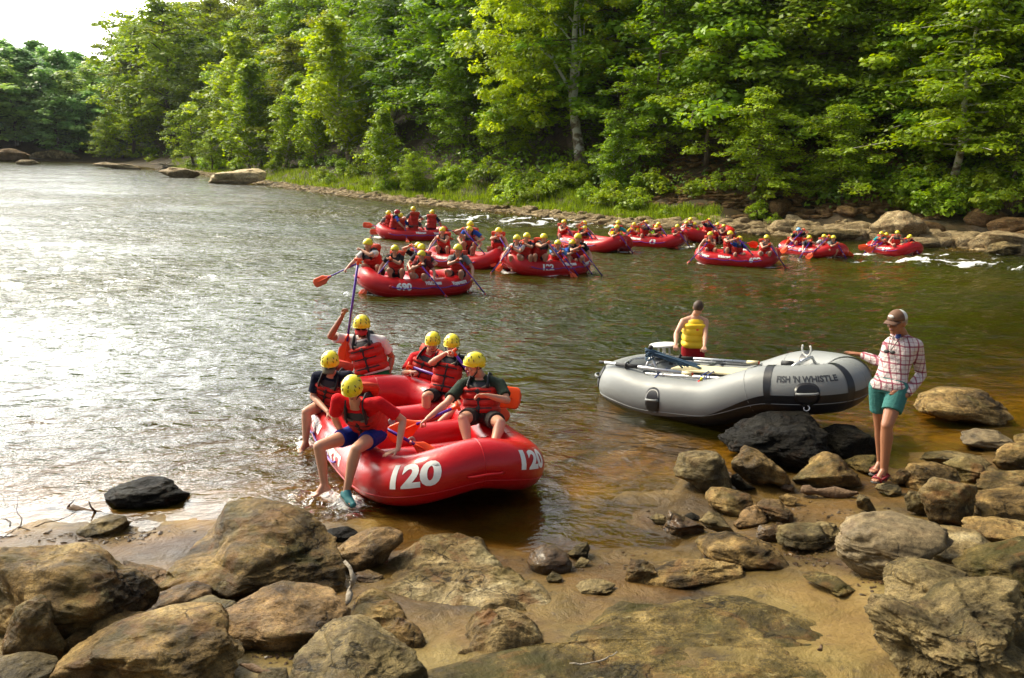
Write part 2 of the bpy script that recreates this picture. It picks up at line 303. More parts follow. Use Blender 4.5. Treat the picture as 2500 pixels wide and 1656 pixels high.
# ------------------------------------------------------------------ light and sky
SUNAZ = R_(-62); SUNEL = R_(48)        # azimuth measured from +Y towards +X
def lighting():
    w = bpy.data.worlds.new('World'); SC.world = w; w.use_nodes = True; nt = w.node_tree; nt.nodes.clear()
    sky = N(nt, 'ShaderNodeTexSky', sky_type='NISHITA', sun_disc=False, sun_elevation=SUNEL, sun_rotation=SUNAZ, air_density=1.0, dust_density=4.0, ozone_density=1.)
    # bright cloud veil low at the left, shaped for the glare on the water
    tc = N(nt, 'ShaderNodeTexCoord').outputs['Generated']
    dt = N(nt, 'ShaderNodeVectorMath', operation='DOT_PRODUCT'); L(nt, tc, dt.inputs[0])
    el = R_(17); az = R_(-42)
    dt.inputs[1].default_value = (math.sin(az) * math.cos(el), math.cos(az) * math.cos(el), math.sin(el))
    cl = noise(nt, tc, 2.5, 5); v = mth(nt, 'POWER', mth(nt, 'MAXIMUM', mth(nt, 'MULTIPLY_ADD', dt.outputs['Value'], .5, .5), 0.), VEILP)
    v = mth(nt, 'MULTIPLY', v, mth(nt, 'MULTIPLY_ADD', cl, .5, .75))
    veil = N(nt, 'ShaderNodeVectorMath', operation='SCALE'); veil.inputs[0].default_value = (VEIL, VEIL * .99, VEIL * .92); L(nt, v, veil.inputs['Scale'])
    add = N(nt, 'ShaderNodeVectorMath', operation='ADD'); L(nt, sky.outputs[0], add.inputs[0]); L(nt, veil.outputs[0], add.inputs[1])
    base = N(nt, 'ShaderNodeVectorMath', operation='ADD'); base.inputs[1].default_value = (OVC, OVC * .97, OVC * .78); L(nt, add.outputs[0], base.inputs[0])
    bg = N(nt, 'ShaderNodeBackground', _Strength=.1); L(nt, base.outputs[0], bg.inputs[0]); o = N(nt, 'ShaderNodeOutputWorld'); L(nt, bg.outputs[0], o.inputs[0])
    l = bpy.data.lights.new('sun', 'SUN'); l.energy = 4.2; l.angle = R_(14); l.color = (1, .90, .67); lo = bpy.data.objects.new('sun', l); COL.objects.link(lo)
    d = Vector((math.sin(SUNAZ) * math.cos(SUNEL), math.cos(SUNAZ) * math.cos(SUNEL), math.sin(SUNEL))); lo.rotation_euler = d.to_track_quat('Z', 'Y').to_euler(); lo.location = (-20, 10, 30)
    vs = SC.view_settings; vs.view_transform = 'Standard'; vs.look = 'None'; vs.exposure = EXPO; vs.gamma = 1
    SC.cycles.use_denoising = True; SC.cycles.max_bounces = 6; SC.cycles.transparent_max_bounces = 12; SC.cycles.diffuse_bounces = 3; SC.cycles.glossy_bounces = 3; SC.cycles.caustics_reflective = False; SC.cycles.caustics_refractive = False; SC.cycles.sample_clamp_indirect = 6
VEIL = 84.; VEILP = 16; OVC = 1.1; EXPO = .15
lighting()
# ------------------------------------------------------------------ terrain
NS = [(-60, 1.5), (-20, 5.2)] + [tuple(at(*q)[:2]) for q in [(-60, 1300), (200, 1275), (450, 1262), (700, 1290), (980, 1290), (1180, 1290), (1400, 1262), (1600, 1205), (1760, 1150), (2000, 1125), (2260, 1115), (2500, 1050)]] + [(14, 15), (40, 19)]
FS = [(90, 8), (34, 27)] + [tuple(at(*q)[:2]) for q in [(2500, 618), (2100, 588), (1800, 566), (1500, 548), (1200, 515), (900, 484), (720, 462), (500, 428), (330, 405), (215, 397)]] + [(-78, 141.5), (-95, 137), (-150, 120), (-300, 60)]
NS = np.array(NS); FS = np.array(FS)
def sdist(x, y, P_, sign):
    best = np.full(x.shape, 1e9); sg = np.ones(x.shape)
    for a, b in zip(P_[:-1], P_[1:]):
        d = b - a; l2 = d @ d; t = np.clip(((x - a[0]) * d[0] + (y - a[1]) * d[1]) / l2, 0, 1)
        ex = x - a[0] - t * d[0]; ey = y - a[1] - t * d[1]; q = np.hypot(ex, ey); cr = d[0] * (y - a[1]) - d[1] * (x - a[0])
        m_ = q < best - 1e-9; best = np.where(m_, q, best); sg = np.where(m_, np.sign(cr), sg)
    return best * sg * sign
def ground_z(x, y):
    x = np.asarray(x, float); y = np.asarray(y, float)
    a = sdist(x, y, NS, -1)             # >0 on the near bank
    b = sdist(x, y, FS, -1)             # >0 on the far bank
    near = np.where(a > 0, .045 * np.minimum(a, 1.) + .16 * np.clip(a - 1., 0, 2.6) + .05 * np.maximum(a - 3.6, 0), np.maximum(.10 * a, -.5) + .18 * np.clip(a + 5, -12, 0))
    cap = 9 + 25 * np.clip((x + 72) / 30, 0, 1)
    bb = b + .5 * n2(x * .4, y * .4, 5)
    far = np.where(bb > 0, .09 * np.minimum(bb, 3.) + .42 * np.clip(bb - 3, 0, 7) + .72 * np.clip(bb - 10, 0, 500), np.maximum(.2 * bb, -1.5))
    far = cap * np.tanh(far / cap) + np.where(bb > 3, .35 * n2(x * .5, y * .5, 9), 0) * 1.
    w = np.clip((b + 8) / 8, 0, 1)
    z = np.where(b > -8, np.where(a > 0, near, np.maximum(near * (1 - w) + np.minimum(far, 0) * w, far)), near)
    z = np.where(b > 0, far, z) + .022 * n2(x * 2.0, y * 2.6, 3, 4) * np.clip(a + 1.5, .0, 1)
    pool = np.exp(-(((x - POOL[0]) / .95) ** 2 + ((y - POOL[1]) / .26) ** 2)) * .13
    return z - pool * (z > -.2)
POOL = at(1380, 1310)[:2]
def gz(x, y): return float(ground_z(np.array([x]), np.array([y]))[0])
def geo(a, step, b, ratio):
    o = [a]
    while o[-1] < b: o.append(o[-1] + step); step *= ratio
    return o
def grid_obj(name, X, Y, zf, mat):
    gx, gy = np.meshgrid(X, Y); z = zf(gx, gy); v = np.stack([gx, gy, z], -1).reshape(-1, 3); nx, ny = len(X), len(Y)
    i = (np.arange(ny - 1)[:, None] * nx + np.arange(nx - 1)[None]).ravel(); f = np.stack([i, i + 1, i + nx + 1, i + nx], -1)
    me = mesh(name, v, f, mat); return me, gx, gy, z
def build_ground():
    right = geo(6.5, .07, 420, 1.045); left = [-q - .0 for q in geo(5.5, .07, 420, 1.045)][::-1]
    X = np.array(left + list(np.arange(-5.43, 6.45, .045)) + right); Y = np.array([-q for q in geo(-2.5, .2, 60, 1.2)][::-1] + list(np.arange(2.6, 11.5, .045)) + geo(11.5, .06, 480, 1.03))
    me, gx, gy, z = grid_obj('ground', X, Y, ground_z, M['ground'])
    a = sdist(gx, gy, NS, -1); b = sdist(gx, gy, FS, -1)
    attr(me, 'near', np.clip(-b / 3, 0, 1).ravel()); attr(me, 'inland', np.clip(a / 4.2 + .25 + .12 * n2(gx * 1.2, gy * 1.2, 8), 0, 1).ravel())
    tag(obj('ground', me), kind='structure')
build_ground()
# ------------------------------------------------------------------ river
RAFTS = []                                # filled by the raft builder: (cx, cy, ang, L, W)
def build_water():
    ys = geo(3.0, .022, 330, 1.0085); th = np.linspace(-1.15, 1.15, 640)
    r, t = np.meshgrid(np.array(ys), th, indexing='ij'); x = r * np.tan(np.clip(t, -1.2, 1.2)); y = r + 0 * t
    a = sdist(x, y, NS, -1); z0 = ground_z(x, y); dep = np.clip(-z0, 0, 3)
    def blob(px, py, rx, ry, ang=0):
        c = at(px, py); dx = x - c[0]; dy = y - c[1]; u = dx * math.cos(ang) + dy * math.sin(ang); w = -dx * math.sin(ang) + dy * math.cos(ang)
        return np.exp(-((u / rx) ** 2 + (w / ry) ** 2))
    rap = np.clip(1.0 * blob(1980, 612, 9, 1.6, -.12) + .75 * blob(1560, 548, 11, 2.5, -.1) + .6 * blob(1180, 540, 7, 3., 0) + 1.1 * blob(2280, 640, 7, 1.5, -.15) + .6 * blob(2330, 600, 6, 3, 0) + .4 * blob(1020, 520, 8, 5), 0, 1)
    chop = np.clip(.30 + 1.2 * rap + .32 * np.clip((r - 12) / 10, 0, 1) - .15 * np.clip(a + 1.2, 0, 1) * 1.2, .12, 1.)
    chop = chop * (.75 + .35 * n2(x * .18, y * .3, 21)) * np.where(r > 60, .8, 1)
    cs, sn = math.cos(.25), math.sin(.25); u = (x * cs + y * sn); w = (-x * sn + y * cs)
    amp = .012 + .05 * rap + .010 * np.clip((r - 9) / 6, 0, 1); amp = amp * np.clip(dep * 3, .12, 1)
    z = amp * (n2(u * .9, w * 1.7, 31, 3) + .7 * n2(u * 2.6, w * 4.2, 33, 2))
    z = z + rap * .12 * n2(u * .6, w * 1.2, 37, 3)
    foam = rap * np.clip(.36 + 1.25 * n2(u * 1.3, w * 3.6, 41), 0, .95)
    for cx, cy, ang, Lr, Wr, amt in RAFTS:
        dx = x - cx; dy = y - cy; p_ = dx * math.cos(ang) + dy * math.sin(ang); q_ = -dx * math.sin(ang) + dy * math.cos(ang)
        e = np.sqrt((p_ / (Lr / 2)) ** 2 + (q_ / (Wr / 2)) ** 2) - 1
        foam = np.maximum(foam, amt * .95 * np.exp(-(np.maximum(e + .05, 0) / .16) ** 2) * np.clip(.55 + .9 * n2(x * 1.1 + cx, y * 1.5, 45), 0, 1.2))
        z = z + .03 * amt * np.exp(-((e - .15) / .2) ** 2) * n2(x * 3, y * 3, 44)
    # shallow lip of wet foam on the near beach
    foam = np.maximum(foam, .34 * np.exp(-((dep - .02) / .03) ** 2) * np.clip(n2(x * 1.2, y * 3, 47) + .6, 0, 1) * (r < 14))
    for sx, sy, rr in SPL:
        c = at(sx, sy); d = np.hypot(x - c[0], y - c[1]); foam = np.maximum(foam, .95 * np.exp(-(d / rr) ** 2)); z = z + .035 * np.exp(-(d / rr) ** 2) * (np.sin(d * 26) + n2(x * 9, y * 9, 51)); chop = chop + .5 * np.exp(-(d / (rr * 1.6)) ** 2)
    v = np.stack([x, y, z], -1).reshape(-1, 3); ny, nx = x.shape
    i = (np.arange(ny - 1)[:, None] * nx + np.arange(nx - 1)[None]).ravel(); f = np.stack([i, i + 1, i + nx + 1, i + nx], -1)
    me = mesh('river_water', v, f, M['water']); attr(me, 'depth', np.clip(dep + .01, 0, 3).ravel()); attr(me, 'foam', np.clip(foam, 0, 1).ravel()); attr(me, 'chop', np.clip(chop, .05, 1).ravel())
    tag(obj('river_water', me), kind='structure')
SPL = [(746, 1085, .22), (790, 1215, .26), (855, 1225, .22), (830, 1235, .18)]

def build_haze():
    g = G().box(V(-40, 110, 24.6), (700, 420, 53.)); m, nt, o = new_mat('haze'); v = N(nt, 'ShaderNodeVolumePrincipled', _Density=HAZE); v.inputs['Color'].default_value = (.86, .92, .98, 1); v.inputs['Anisotropy'].default_value = .35
    L(nt, v.outputs[0], o.inputs['Volume']); h = g.obj('haze', m, smooth=False); tag(h, kind='stuff'); SC.cycles.volume_bounces = 0; SC.cycles.volume_step_rate = 10
HAZE = .00008
build_haze()
# ------------------------------------------------------------------ inflatable rafts
def txt_mesh(s, size, shear=0., bold=0.):
    cu = bpy.data.curves.new('lettering', 'FONT'); cu.body = s; cu.size = size; cu.shear = shear; cu.offset = bold; cu.align_x = 'CENTER'; cu.align_y = 'CENTER'; cu.resolution_u = 4
    o = bpy.data.objects.new('tmp', cu); COL.objects.link(o); dep = bpy.context.evaluated_depsgraph_get(); me = bpy.data.meshes.new_from_object(o.evaluated_get(dep))
    bpy.data.objects.remove(o); bpy.data.curves.remove(cu); bm = bmesh.new(); bm.from_mesh(me); bpy.data.meshes.remove(me)
    for _ in range(4):
        e = [e for e in bm.edges if e.calc_length() > max(size * .22, .02)]
        if not e: break
        bmesh.ops.subdivide_edges(bm, edges=e, cuts=1); bmesh.ops.triangulate(bm, faces=bm.faces[:])
    v = np.array([tuple(q.co) for q in bm.verts]); bm.verts.index_update(); f = [tuple(x.index for x in q.verts) for q in bm.faces]; bm.free()
    return v, f
class Raft:
    def __init__(s, name, label, bow, stern, W, r, rb, rs, mats, group=None, z=-.10, pitch=0., thw=(-.42, .05, .48), n=3.0, seg=(140, 30), detail=True, foam=.9, Lx=None, tr=.8, flat=False):
        bow = np.array(bow[:2]); stern = np.array(stern[:2]); c = (bow + stern) / 2; d = bow - stern; Lr = Lx or np.hypot(*d); s.ang = math.atan2(d[1], d[0])
        s.Lr, s.W, s.r = Lr, W, r; RAFTS.append((c[0], c[1], s.ang, Lr, W, foam))
        s.root = empty(name, (c[0], c[1], z), s.ang, label, 'raft', group); s.root.rotation_euler[1] = -pitch
        bpy.context.view_layer.update(); s.c = V(c[0], c[1], z)
        s.R = np.array(Matrix.Rotation(s.ang, 3, 'Z') @ Matrix.Rotation(-pitch, 3, 'Y'))
        a, b = Lr / 2 - r, W / 2 - r; s.ek = .35; t = np.linspace(0, 2 * math.pi, 2001)
        x = a * np.sign(np.cos(t)) * np.abs(np.cos(t)) ** (2 / n); y = b * np.sign(np.sin(t)) * np.abs(np.sin(t)) ** (2 / n)
        x = x + np.where(x > 0, 1, 0) * (-.06 * a * (np.abs(y) / b) ** 2 * (x / a) ** 4)
        sm_ = lambda q: (lambda c_: c_ * c_ * (3 - 2 * c_))(np.clip(q, 0, 1))
        s.zf = (lambda x_, y_=0: r + rb * sm_((x_ / a - .0) / .62) + rs * sm_((-x_ / a - .45) / .5)) if flat else lambda x_, y_=b * .6: r + (rb * np.clip((x_ / a - .30) / .70, 0, 1) ** 1.6 + rs * np.clip((-x_ / a - .35) / .65, 0, 1) ** 1.6) * (s.ek + (1 - s.ek) * (1 - np.minimum(np.abs(y_) / b, 1) ** 1.5))
        z_ = s.zf(x, y); pts = np.stack([x, y, z_], -1); ds = np.r_[0, np.cumsum(np.linalg.norm(np.diff(pts, axis=0), axis=1))]; s.per = ds[-1]; s.pts = pts; s.ds = ds; s.a, s.b = a, b
        ns, nt_ = seg; g = G(); S_, T_ = np.meshgrid(np.linspace(0, s.per, ns, endpoint=False), np.linspace(0, 2 * math.pi, nt_, endpoint=False), indexing='ij')
        v = s.surf(S_, T_, 0); g.loft([v[i] for i in range(ns)], closed=True); s.body = g.obj('tube', M[mats[0]], s.root)
        if not detail: ns = 0
        # bottom chafing strip and seams
        if detail:
            sp = np.linspace(0, s.per, 160, endpoint=False)
            for th, nm in ((-.42, 'seam'),):
                g = G(); g.tube(list(s.surf(sp, np.full(160, th), .001)), .006, 5, closed=True); g.obj('seam', M[mats[0]], s.root)
            for s0 in (0, s.per * .155, -s.per * .155, s.per * .5):
                g = G(); g.tube(list(s.surf(np.full(26, s0), np.linspace(0, 2 * math.pi, 26, endpoint=False), -.002)), .007, 5, closed=True); g.obj('seam', M[mats[0]], s.root)
        # floor follows the rocker
        rings = []
        for k in np.linspace(.02, 1, 9):
            q = pts[::40][:-1].copy() * V(k, k, 1); q[:, 2] = s.zf(q[:, 0], q[:, 1]) - r * .62; rings.append(q)
        low = [q - V(0, 0, .10) for q in rings[::-1]]
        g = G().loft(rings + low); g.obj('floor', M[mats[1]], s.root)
        tr = r * tr
        for i, f in enumerate(thw):
            xx = f * a; yy = b; zz = float(s.zf(xx, yy)) + .01
            g = G(); ys = np.linspace(-yy, yy, 14); g.tube([V(xx, q, zz - .03 * (1 - (q / yy) ** 2)) for q in ys], [tr * (1 - .06 * abs(q / yy) ** 4) for q in ys], 26); to = g.obj('thwart', M[mats[0]], s.root)
            if detail:
                vx = V(xx, -.15 * b, zz - .02); dr = nz(V(1, 0, .35)); g = G(); e = np.cross(dr, V(0, 1, 0)); ring = lambda rad, of: np.array([vx + dr * (tr + of) + rad * (math.cos(q) * V(0, 1, 0) + math.sin(q) * e) for q in np.linspace(0, 2 * math.pi, 20, endpoint=False)])
                g.loft([ring(.042, -.02), ring(.046, .006), ring(.040, .013), ring(.018, .015), ring(.016, .008)]); g.obj('valve', M['valve'], to)
    def surf(s, S_, T_, off):
        S_ = np.mod(S_, s.per); f = lambda q: np.stack([np.interp(np.mod(q, s.per), s.ds, s.pts[:, i]) for i in range(3)], -1)
        c = f(S_); t = f(S_ + .05) - f(S_ - .05); t /= np.linalg.norm(t, axis=-1, keepdims=True); n = np.cross(t, V(0, 0, 1)); n /= np.linalg.norm(n, axis=-1, keepdims=True); u = np.cross(n, t)
        return c + (s.r + off) * (np.cos(T_)[..., None] * n + np.sin(T_)[..., None] * u)
    def w(s, p): return s.R @ np.asarray(p, float) + s.c            # local to world
    def wt(s, s0, th, off=0): return s.w(s.surf(np.array([s0]), np.array([th]), off)[0])
    def text(s, st, s0, th, size, mat='lettering_white', shear=0., bold=0., xs=1., flip=1):
        v, f = txt_mesh(st, size, shear, bold); q = s.surf(s0 + v[:, 0] * xs, th + v[:, 1] / s.r, .004)
        return obj('lettering', mesh('lettering', q, f, M[mat]), s.root)
    def patch(s, s0, th, rs, rt, mat, name, off=.004, k=2.6, n=28):
        r = np.linspace(0, 1, 5)[1:]; q = np.linspace(0, 2 * math.pi, n, endpoint=False); sg = lambda w_: np.sign(w_) * np.abs(w_) ** (2 / k); rings = []
        for rr in r[::-1]: rings.append(s.surf(s0 + rs * rr * sg(np.cos(q)), th + rt / s.r * rr * sg(np.sin(q)), off * (1.5 - .5 * rr)))
        return G().loft(rings).obj(name, M[mat], s.root)
    def line(s, s0, s1, th, sag=.12, nseg=4, mat='purple', name='safety_line', rad=.011):
        q = np.linspace(s0, s1, 14 * nseg); ph = (q - s0) / (s1 - s0) * nseg % 1; pts = s.surf(q, th - sag * 4 * ph * (1 - ph), .012); G().tube(list(pts), rad, 6).obj(name, M[mat], s.root)
        for i in range(nseg + 1): s.patch(s0 + (s1 - s0) * i / nseg, th, .05, .05, 'pvc_red', 'ring_patch', .006, 2)
    def handle(s, s0, th=.1):
        q = np.linspace(-.16, .16, 12); pts = s.surf(s0 + q, th + 0 * q, .004) ; o = s.surf(s0 + q, th + 0 * q, .045 ); k = (1 - (q / .16) ** 4)[:, None]
        G().tube(list(pts * (1 - k) + o * k), .014, 8, flat=1).obj('handle', M['pvc_red'], s.root)
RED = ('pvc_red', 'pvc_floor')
def paddle(a, b, label, group='paddles held by the rafters', bladeL=.46, bladeW=.20, roll=0., name='paddle', flip=False):
    """a = T-grip end, b = blade tip (world points)"""
    a = np.asarray(a, float); b = np.asarray(b, float); root = empty(name, tuple(a), 0, label, 'paddle', group); d = nz(b - a); Lt = np.linalg.norm(b - a)
    vw = nz(CP - (a + b) / 2); x = nz(np.cross(d, vw)); y = np.cross(d, x); c, s_ = math.cos(roll), math.sin(roll); x, y = c * x + s_ * y, -s_ * x + c * y
    g = G().tube([d * .0, d * (Lt - bladeL * .8)], .017, 10); g.obj('shaft', M['purple'], root)
    g = G().tube([x * -.055, x * 0, x * .055], [.017, .02, .017], 10).tube([d * -.005, d * .07], .021, 10); g.obj('grip', M['orange'], root)
    rings = []
    for t in np.linspace(0, 1, 16):
        w_ = bladeW / 2 * (.16 + .84 * min(1, (t / .42)) ** 1.5 if t < .42 else (1 - .0 * t)); w_ *= math.sqrt(max(0, 1 - max(0, (t - .86) / .15) ** 2)); w_ = max(w_, .004); th = .016 * (1 - t) + .004
        c_ = d * (Lt - bladeL * (1 - t)) + y * .02 * math.sin(t * 3.1)
        rings.append(np.array([c_ + x * w_ * math.cos(q) + y * th * math.sin(q) for q in np.linspace(0, 2 * math.pi, 14, endpoint=False)]))
    g = G().loft(rings).tube([d * (Lt - bladeL), d * (Lt - bladeL * .25)], [.018, .006], 8); g.obj('blade', M['orange'], root)
    return root
RG = 'red paddle rafts on the river'
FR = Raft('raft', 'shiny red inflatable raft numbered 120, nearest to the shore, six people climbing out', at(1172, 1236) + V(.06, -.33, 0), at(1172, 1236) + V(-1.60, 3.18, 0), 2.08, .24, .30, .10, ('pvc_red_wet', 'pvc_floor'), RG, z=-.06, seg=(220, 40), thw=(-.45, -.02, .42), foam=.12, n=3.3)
def raft_px(lab, bow, stern, W, num, side, pitch=0, wl=True, r=None, snum=.2, sv=.36):
    b_, s_ = at(*bow), at(*stern); Lr = np.hypot(*(b_ - s_)[:2]); r = r or .064 * Lr
    o = Raft('raft', lab, b_, s_, W, r, r * .95, r * .55, RED, RG, z=-.40 * r, seg=(110, 22), thw=(-.42, .05, .48), foam=.95)
    if num: o.text(num, side * snum * o.per, .35, r * .9, bold=.012)
    if wl:
        h = r * .56
        for sg in (1, -1):
            for k, (w_, dt) in enumerate((('Wilderness', .18), ('Voyageurs', -.02))): o.text(w_, sg * (sv + (0.0 if k else .0)) * o.per + (k - .5) * .46 * sg * Lr * .48, .50 + dt, h * .66 if False else h, bold=.008, xs=.62)
        o.line(side * .13 * o.per, side * .42 * o.per, .28, nseg=4)
    o.handle(0, .15); return o
RA = raft_px('red raft farthest left, carrying the guide in a blue shirt and red helmet', (918, 580), (1096, 584), 1.75, '', 1, r=.235)
RB = raft_px('red raft numbered 3 half hidden behind the raft numbered 690', (1230, 657), (1046, 640), 1.7, '3', -1, r=.23)
RC = raft_px('red raft numbered 690 in the middle of the near channel', (870, 716), (1145, 704), 1.8, '690', 1, r=.245, snum=.17, sv=.33)
RD = raft_px('red raft numbered 122 with its dark open bow towards the shore', (1226, 666), (1430, 660), 1.85, '122', 1, r=.255)
RE = raft_px('red raft numbered 661 just behind the raft numbered 122', (1526, 618), (1385, 597), 1.8, '661', -1, r=.25)
RF = raft_px('red raft numbered 63 with riders in yellow and lime green shirts', (1674, 606), (1510, 594), 1.8, '63', -1, r=.25)
RGG = raft_px('red raft farthest back, behind the raft numbered 63', (1668, 593), (1768, 578), 1.8, '130', 1, r=.25)
RH = raft_px('red raft numbered 699 drifting side on, right of centre', (1904, 650), (1695, 638), 1.75, '699', -1, r=.235, snum=.16)
RI = raft_px('red raft numbered 663 carrying the guide in a light blue helmet', (2052, 632), (1920, 612), 1.75, '663', -1, r=.215)
RJ = raft_px('red raft farthest right beside the white rapids', (2238, 626), (2128, 612), 1.7, '669', -1, r=.21)
# lettering of the near raft
FR.text('120', -.56, .38, .30, bold=.012, shear=.22, xs=.95); FR.text('120', .47, .40, .25, bold=.012, shear=-.1)
FR.text('Wilderness', -2.95, .52, .20, bold=.010, xs=.8); FR.text('Voyageurs', -1.98, .30, .20, bold=.010, xs=.8)
FR.text('Wilderness', 2.95, .52, .20, bold=.010, xs=.8); FR.text('Voyageurs', 1.98, .30, .20, bold=.010, xs=.8)
FR.line(-3.3, -1.75, .12, .25, 3); FR.line(1.5, 3.3, .12, .2, 4); FR.handle(0, -.05)
def grey_raft():
    bow = V(4.40, 10.45); st = V(1.52, 12.85)
    r = Raft('raft', 'grey and black inflatable drift raft with an oar frame, pulled up on a dark rock', bow, st, 1.9, .30, .24, .10, ('pvc_grey', 'pvc_black'), None, z=-.04, pitch=R_(6.5), thw=(-.62, .72), n=3.2, seg=(220, 40), foam=.12, tr=.7, flat=True)
    q = np.linspace(0, 2 * math.pi, 200, endpoint=False)
    # black lower hull panel: a skin over the underside, rising towards the bow
    S_ = np.linspace(0, r.per, 240, endpoint=False); rings = []
    up = np.interp(np.minimum(S_, r.per - S_) / r.per, [0, .125, .30, .5], [-.02, -.02, -.60, -.72])
    for i in range(240):
        rings.append(r.surf(np.full(12, S_[i]), np.linspace(up[i] - .02, -2.6, 12), .004))
    v = np.concatenate(rings); f = []
    for i in range(240):
        j = (i + 1) % 240
        for k in range(11): f.append((i * 12 + k, i * 12 + k + 1, j * 12 + k + 1, j * 12 + k))
    obj('hull_panel', mesh('hull_panel', v, f, M['pvc_black']), r.root)
    for s0 in (-.125 * r.per, -.032 * r.per, .125 * r.per, .032 * r.per, .40 * r.per):
        g = G(); t = np.linspace(-2.4, 2.4, 40); a_ = r.surf(s0 - .035 + 0 * t, t, .006); b_ = r.surf(s0 + .035 + 0 * t, t, .006); v = np.concatenate([a_, b_]); f = [(i, i + 1, 41 + i, 40 + i) for i in range(39)]
        obj('wear_strip', mesh('wear_strip', v, f, M['pvc_black']), r.root)
    for sg in (-1, 1): r.text("FISH 'N WHISTLE", sg * .079 * r.per, .62, .115, 'lettering_black', bold=.003, xs=.62)
    def dpad(s0, th, hh=True):
        p = r.patch(s0, th, .105, .14 if s0 > -.1 * r.per else .18, 'pvc_black', 'handle_patch', .006); n = G(); t = np.linspace(-.09, .09, 10); k = (1 - (t / .09) ** 4)[:, None]
        n.tube(list(r.surf(s0 + t, np.full(10, th + .02), .008) * (1 - k) + r.surf(s0 + t, np.full(10, th + .02), .05) * k), .016, 8); n.obj('handle', M['pvc_grey'], p)
    dpad(-.078 * r.per, .02); dpad(-.325 * r.per, .10); dpad(-.455 * r.per, .35); dpad(.125 * r.per, 0); dpad(.325 * r.per, .1)
    g = G(); th = np.linspace(0, 2 * math.pi, 16, endpoint=False); c0 = r.surf(np.array([-.078 * r.per]), np.array([-.55]), .02)[0]; g.tube([c0 + .035 * (math.cos(a) * V(1, 0, 0) + math.sin(a) * V(0, .35, .9)) for a in th], .007, 6, closed=True); g.obj('tow_ring', M['aluminium'], r.root)
    # rowing frame
    fr = G(); zt = .62; xb, xf = -1.15, .78; yo = .56
    for y in (-yo, yo): fr.tube([V(xb, y, zt), V(xb + .3, y, zt - .02), V(xf - .2, y, zt), V(xf, y, zt + .02)], .022, 10)
    for x in (xb, -.35, .28, xf): fr.tube([V(x, -yo, zt), V(x, yo, zt)], .022, 10)
    fr.tube([V(xb, -yo + .1, zt), V(xb - .28, -yo + .3, zt + .05), V(xb - .34, 0, zt + .06), V(xb - .28, yo - .3, zt + .05), V(xb, yo - .1, zt)], .02, 10)
    F_ = fr.obj('rowing_frame', M['aluminium'], r.root)
    fr = G()
    for y in (-.1, .25): fr.tube([V(xf, y, zt), V(xf + .32, y * .9, zt + .20)], .019, 8)
    fr.tube([V(xf + .32, -.1, zt + .2), V(xf + .36, .05, zt + .22), V(xf + .33, .22, zt + .2), V(xf + .42, .24, zt + .02)], .019, 8); fr.obj('leg_brace', M['aluminium'], F_)
    g = G(); t = np.linspace(-2.2, 2.2, 18); c0 = V(xf + .33, .05, zt + .33); g.tube([c0 + .085 * (math.sin(a) * V(.8, -.3, 0) + (-math.cos(a)) * V(0, 0, 1)) for a in t], .012, 6).tube([V(xf + .33, .05, zt + .2), c0 - V(0, 0, .085)], .012, 6); g.obj('rod_holder', M['white_plastic'], F_)
    # deck board
    pts = np.array([[-.62, -.38], [-.55, -.46], [.66, -.46], [.74, -.38], [.74, -.12], [.66, -.06], [-.5, -.06], [-.62, -.14]])
    g = G().loft([np.c_[pts, np.full(8, zt + z)] for z in (.024, .052)]); g.obj('deck_board', M['board_cream'], r.root, smooth=False, bev=.006)
    g = G().loft([np.c_[pts * V(1, 1), np.full(8, zt + z)] for z in (-.03, -.005)]); g.obj('deck_board', M['white_plastic'], r.root, smooth=False, bev=.006)
    # anchor winch and stern seat post
    g = G().box(V(xf - .05, .34, zt + .06), (.12, .12, .07)).tube([V(xf - .11, .30, zt + .08), V(xf + .04, .30, zt + .08)], .04, 12); g.obj('anchor_winch', M['rubber'], F_)
    sc = V(-1.22, .46, zt)
    disc = lambda rad, z: np.array([sc + V(rad * math.cos(a), rad * math.sin(a), z) for a in np.linspace(0, 2 * math.pi, 28, endpoint=False)])
    s_ = G().loft([disc(.14, .02), disc(.15, .03), disc(.15, .045), disc(.14, .05)]).obj('seat_mount', M['rubber'], F_)
    G().loft([disc(.13, .052), disc(.13, .07)]).loft([disc(.20, .20), disc(.215, .212), disc(.215, .225), disc(.20, .235)]).obj('seat_plate', M['white_plastic'], s_)
    g = G()
    for a in range(0): p = sc + V(.08 * math.cos(a * 1.57 + .7), .08 * math.sin(a * 1.57 + .7), 0); g.tube([p + V(0, 0, .06), p + V(0, 0, .21)], .014, 8)
    for a in range(4): p = sc + V(.08 * math.cos(a * 1.57 + .7), .08 * math.sin(a * 1.57 + .7), 0); G().tube([p + V(0, 0, .06), p + V(0, 0, .21)], .014, 8).obj('seat_post', M['white_plastic'], s_)
    # oarlock tower
    g = G().tube([V(-.72, -yo, zt), V(-.82, -yo + .02, zt + .24)], .02, 8).tube([V(-.95, -yo, zt), V(-.82, -yo + .02, zt + .24)], .02, 8); ol = g.obj('oar_tower', M['aluminium'], F_)
    g = G().tube([V(-.82, -yo + .02, zt + .2), V(-.83, -yo + .02, zt + .34)], .02, 8).ball(V(-.83, -yo + .02, zt + .35), .035, 8); g.obj('oarlock', M['rubber'], ol)
    # straps
    for x, y, c in ((-.68, -.66, 'strap_blue'), (-.05, -.62, 'strap_blue'), (.02, -.58, 'strap_blue'), (.5, -.6, 'strap_blue')):
        g = G().tube([V(x + .04, -.45, zt + .06), V(x + .02, -.6, zt + .03), V(x, y - .05, zt - .03), V(x - .06, y - .1, zt - .14)], .013, 6, flat=.4); g.obj('strap', M[c], F_)
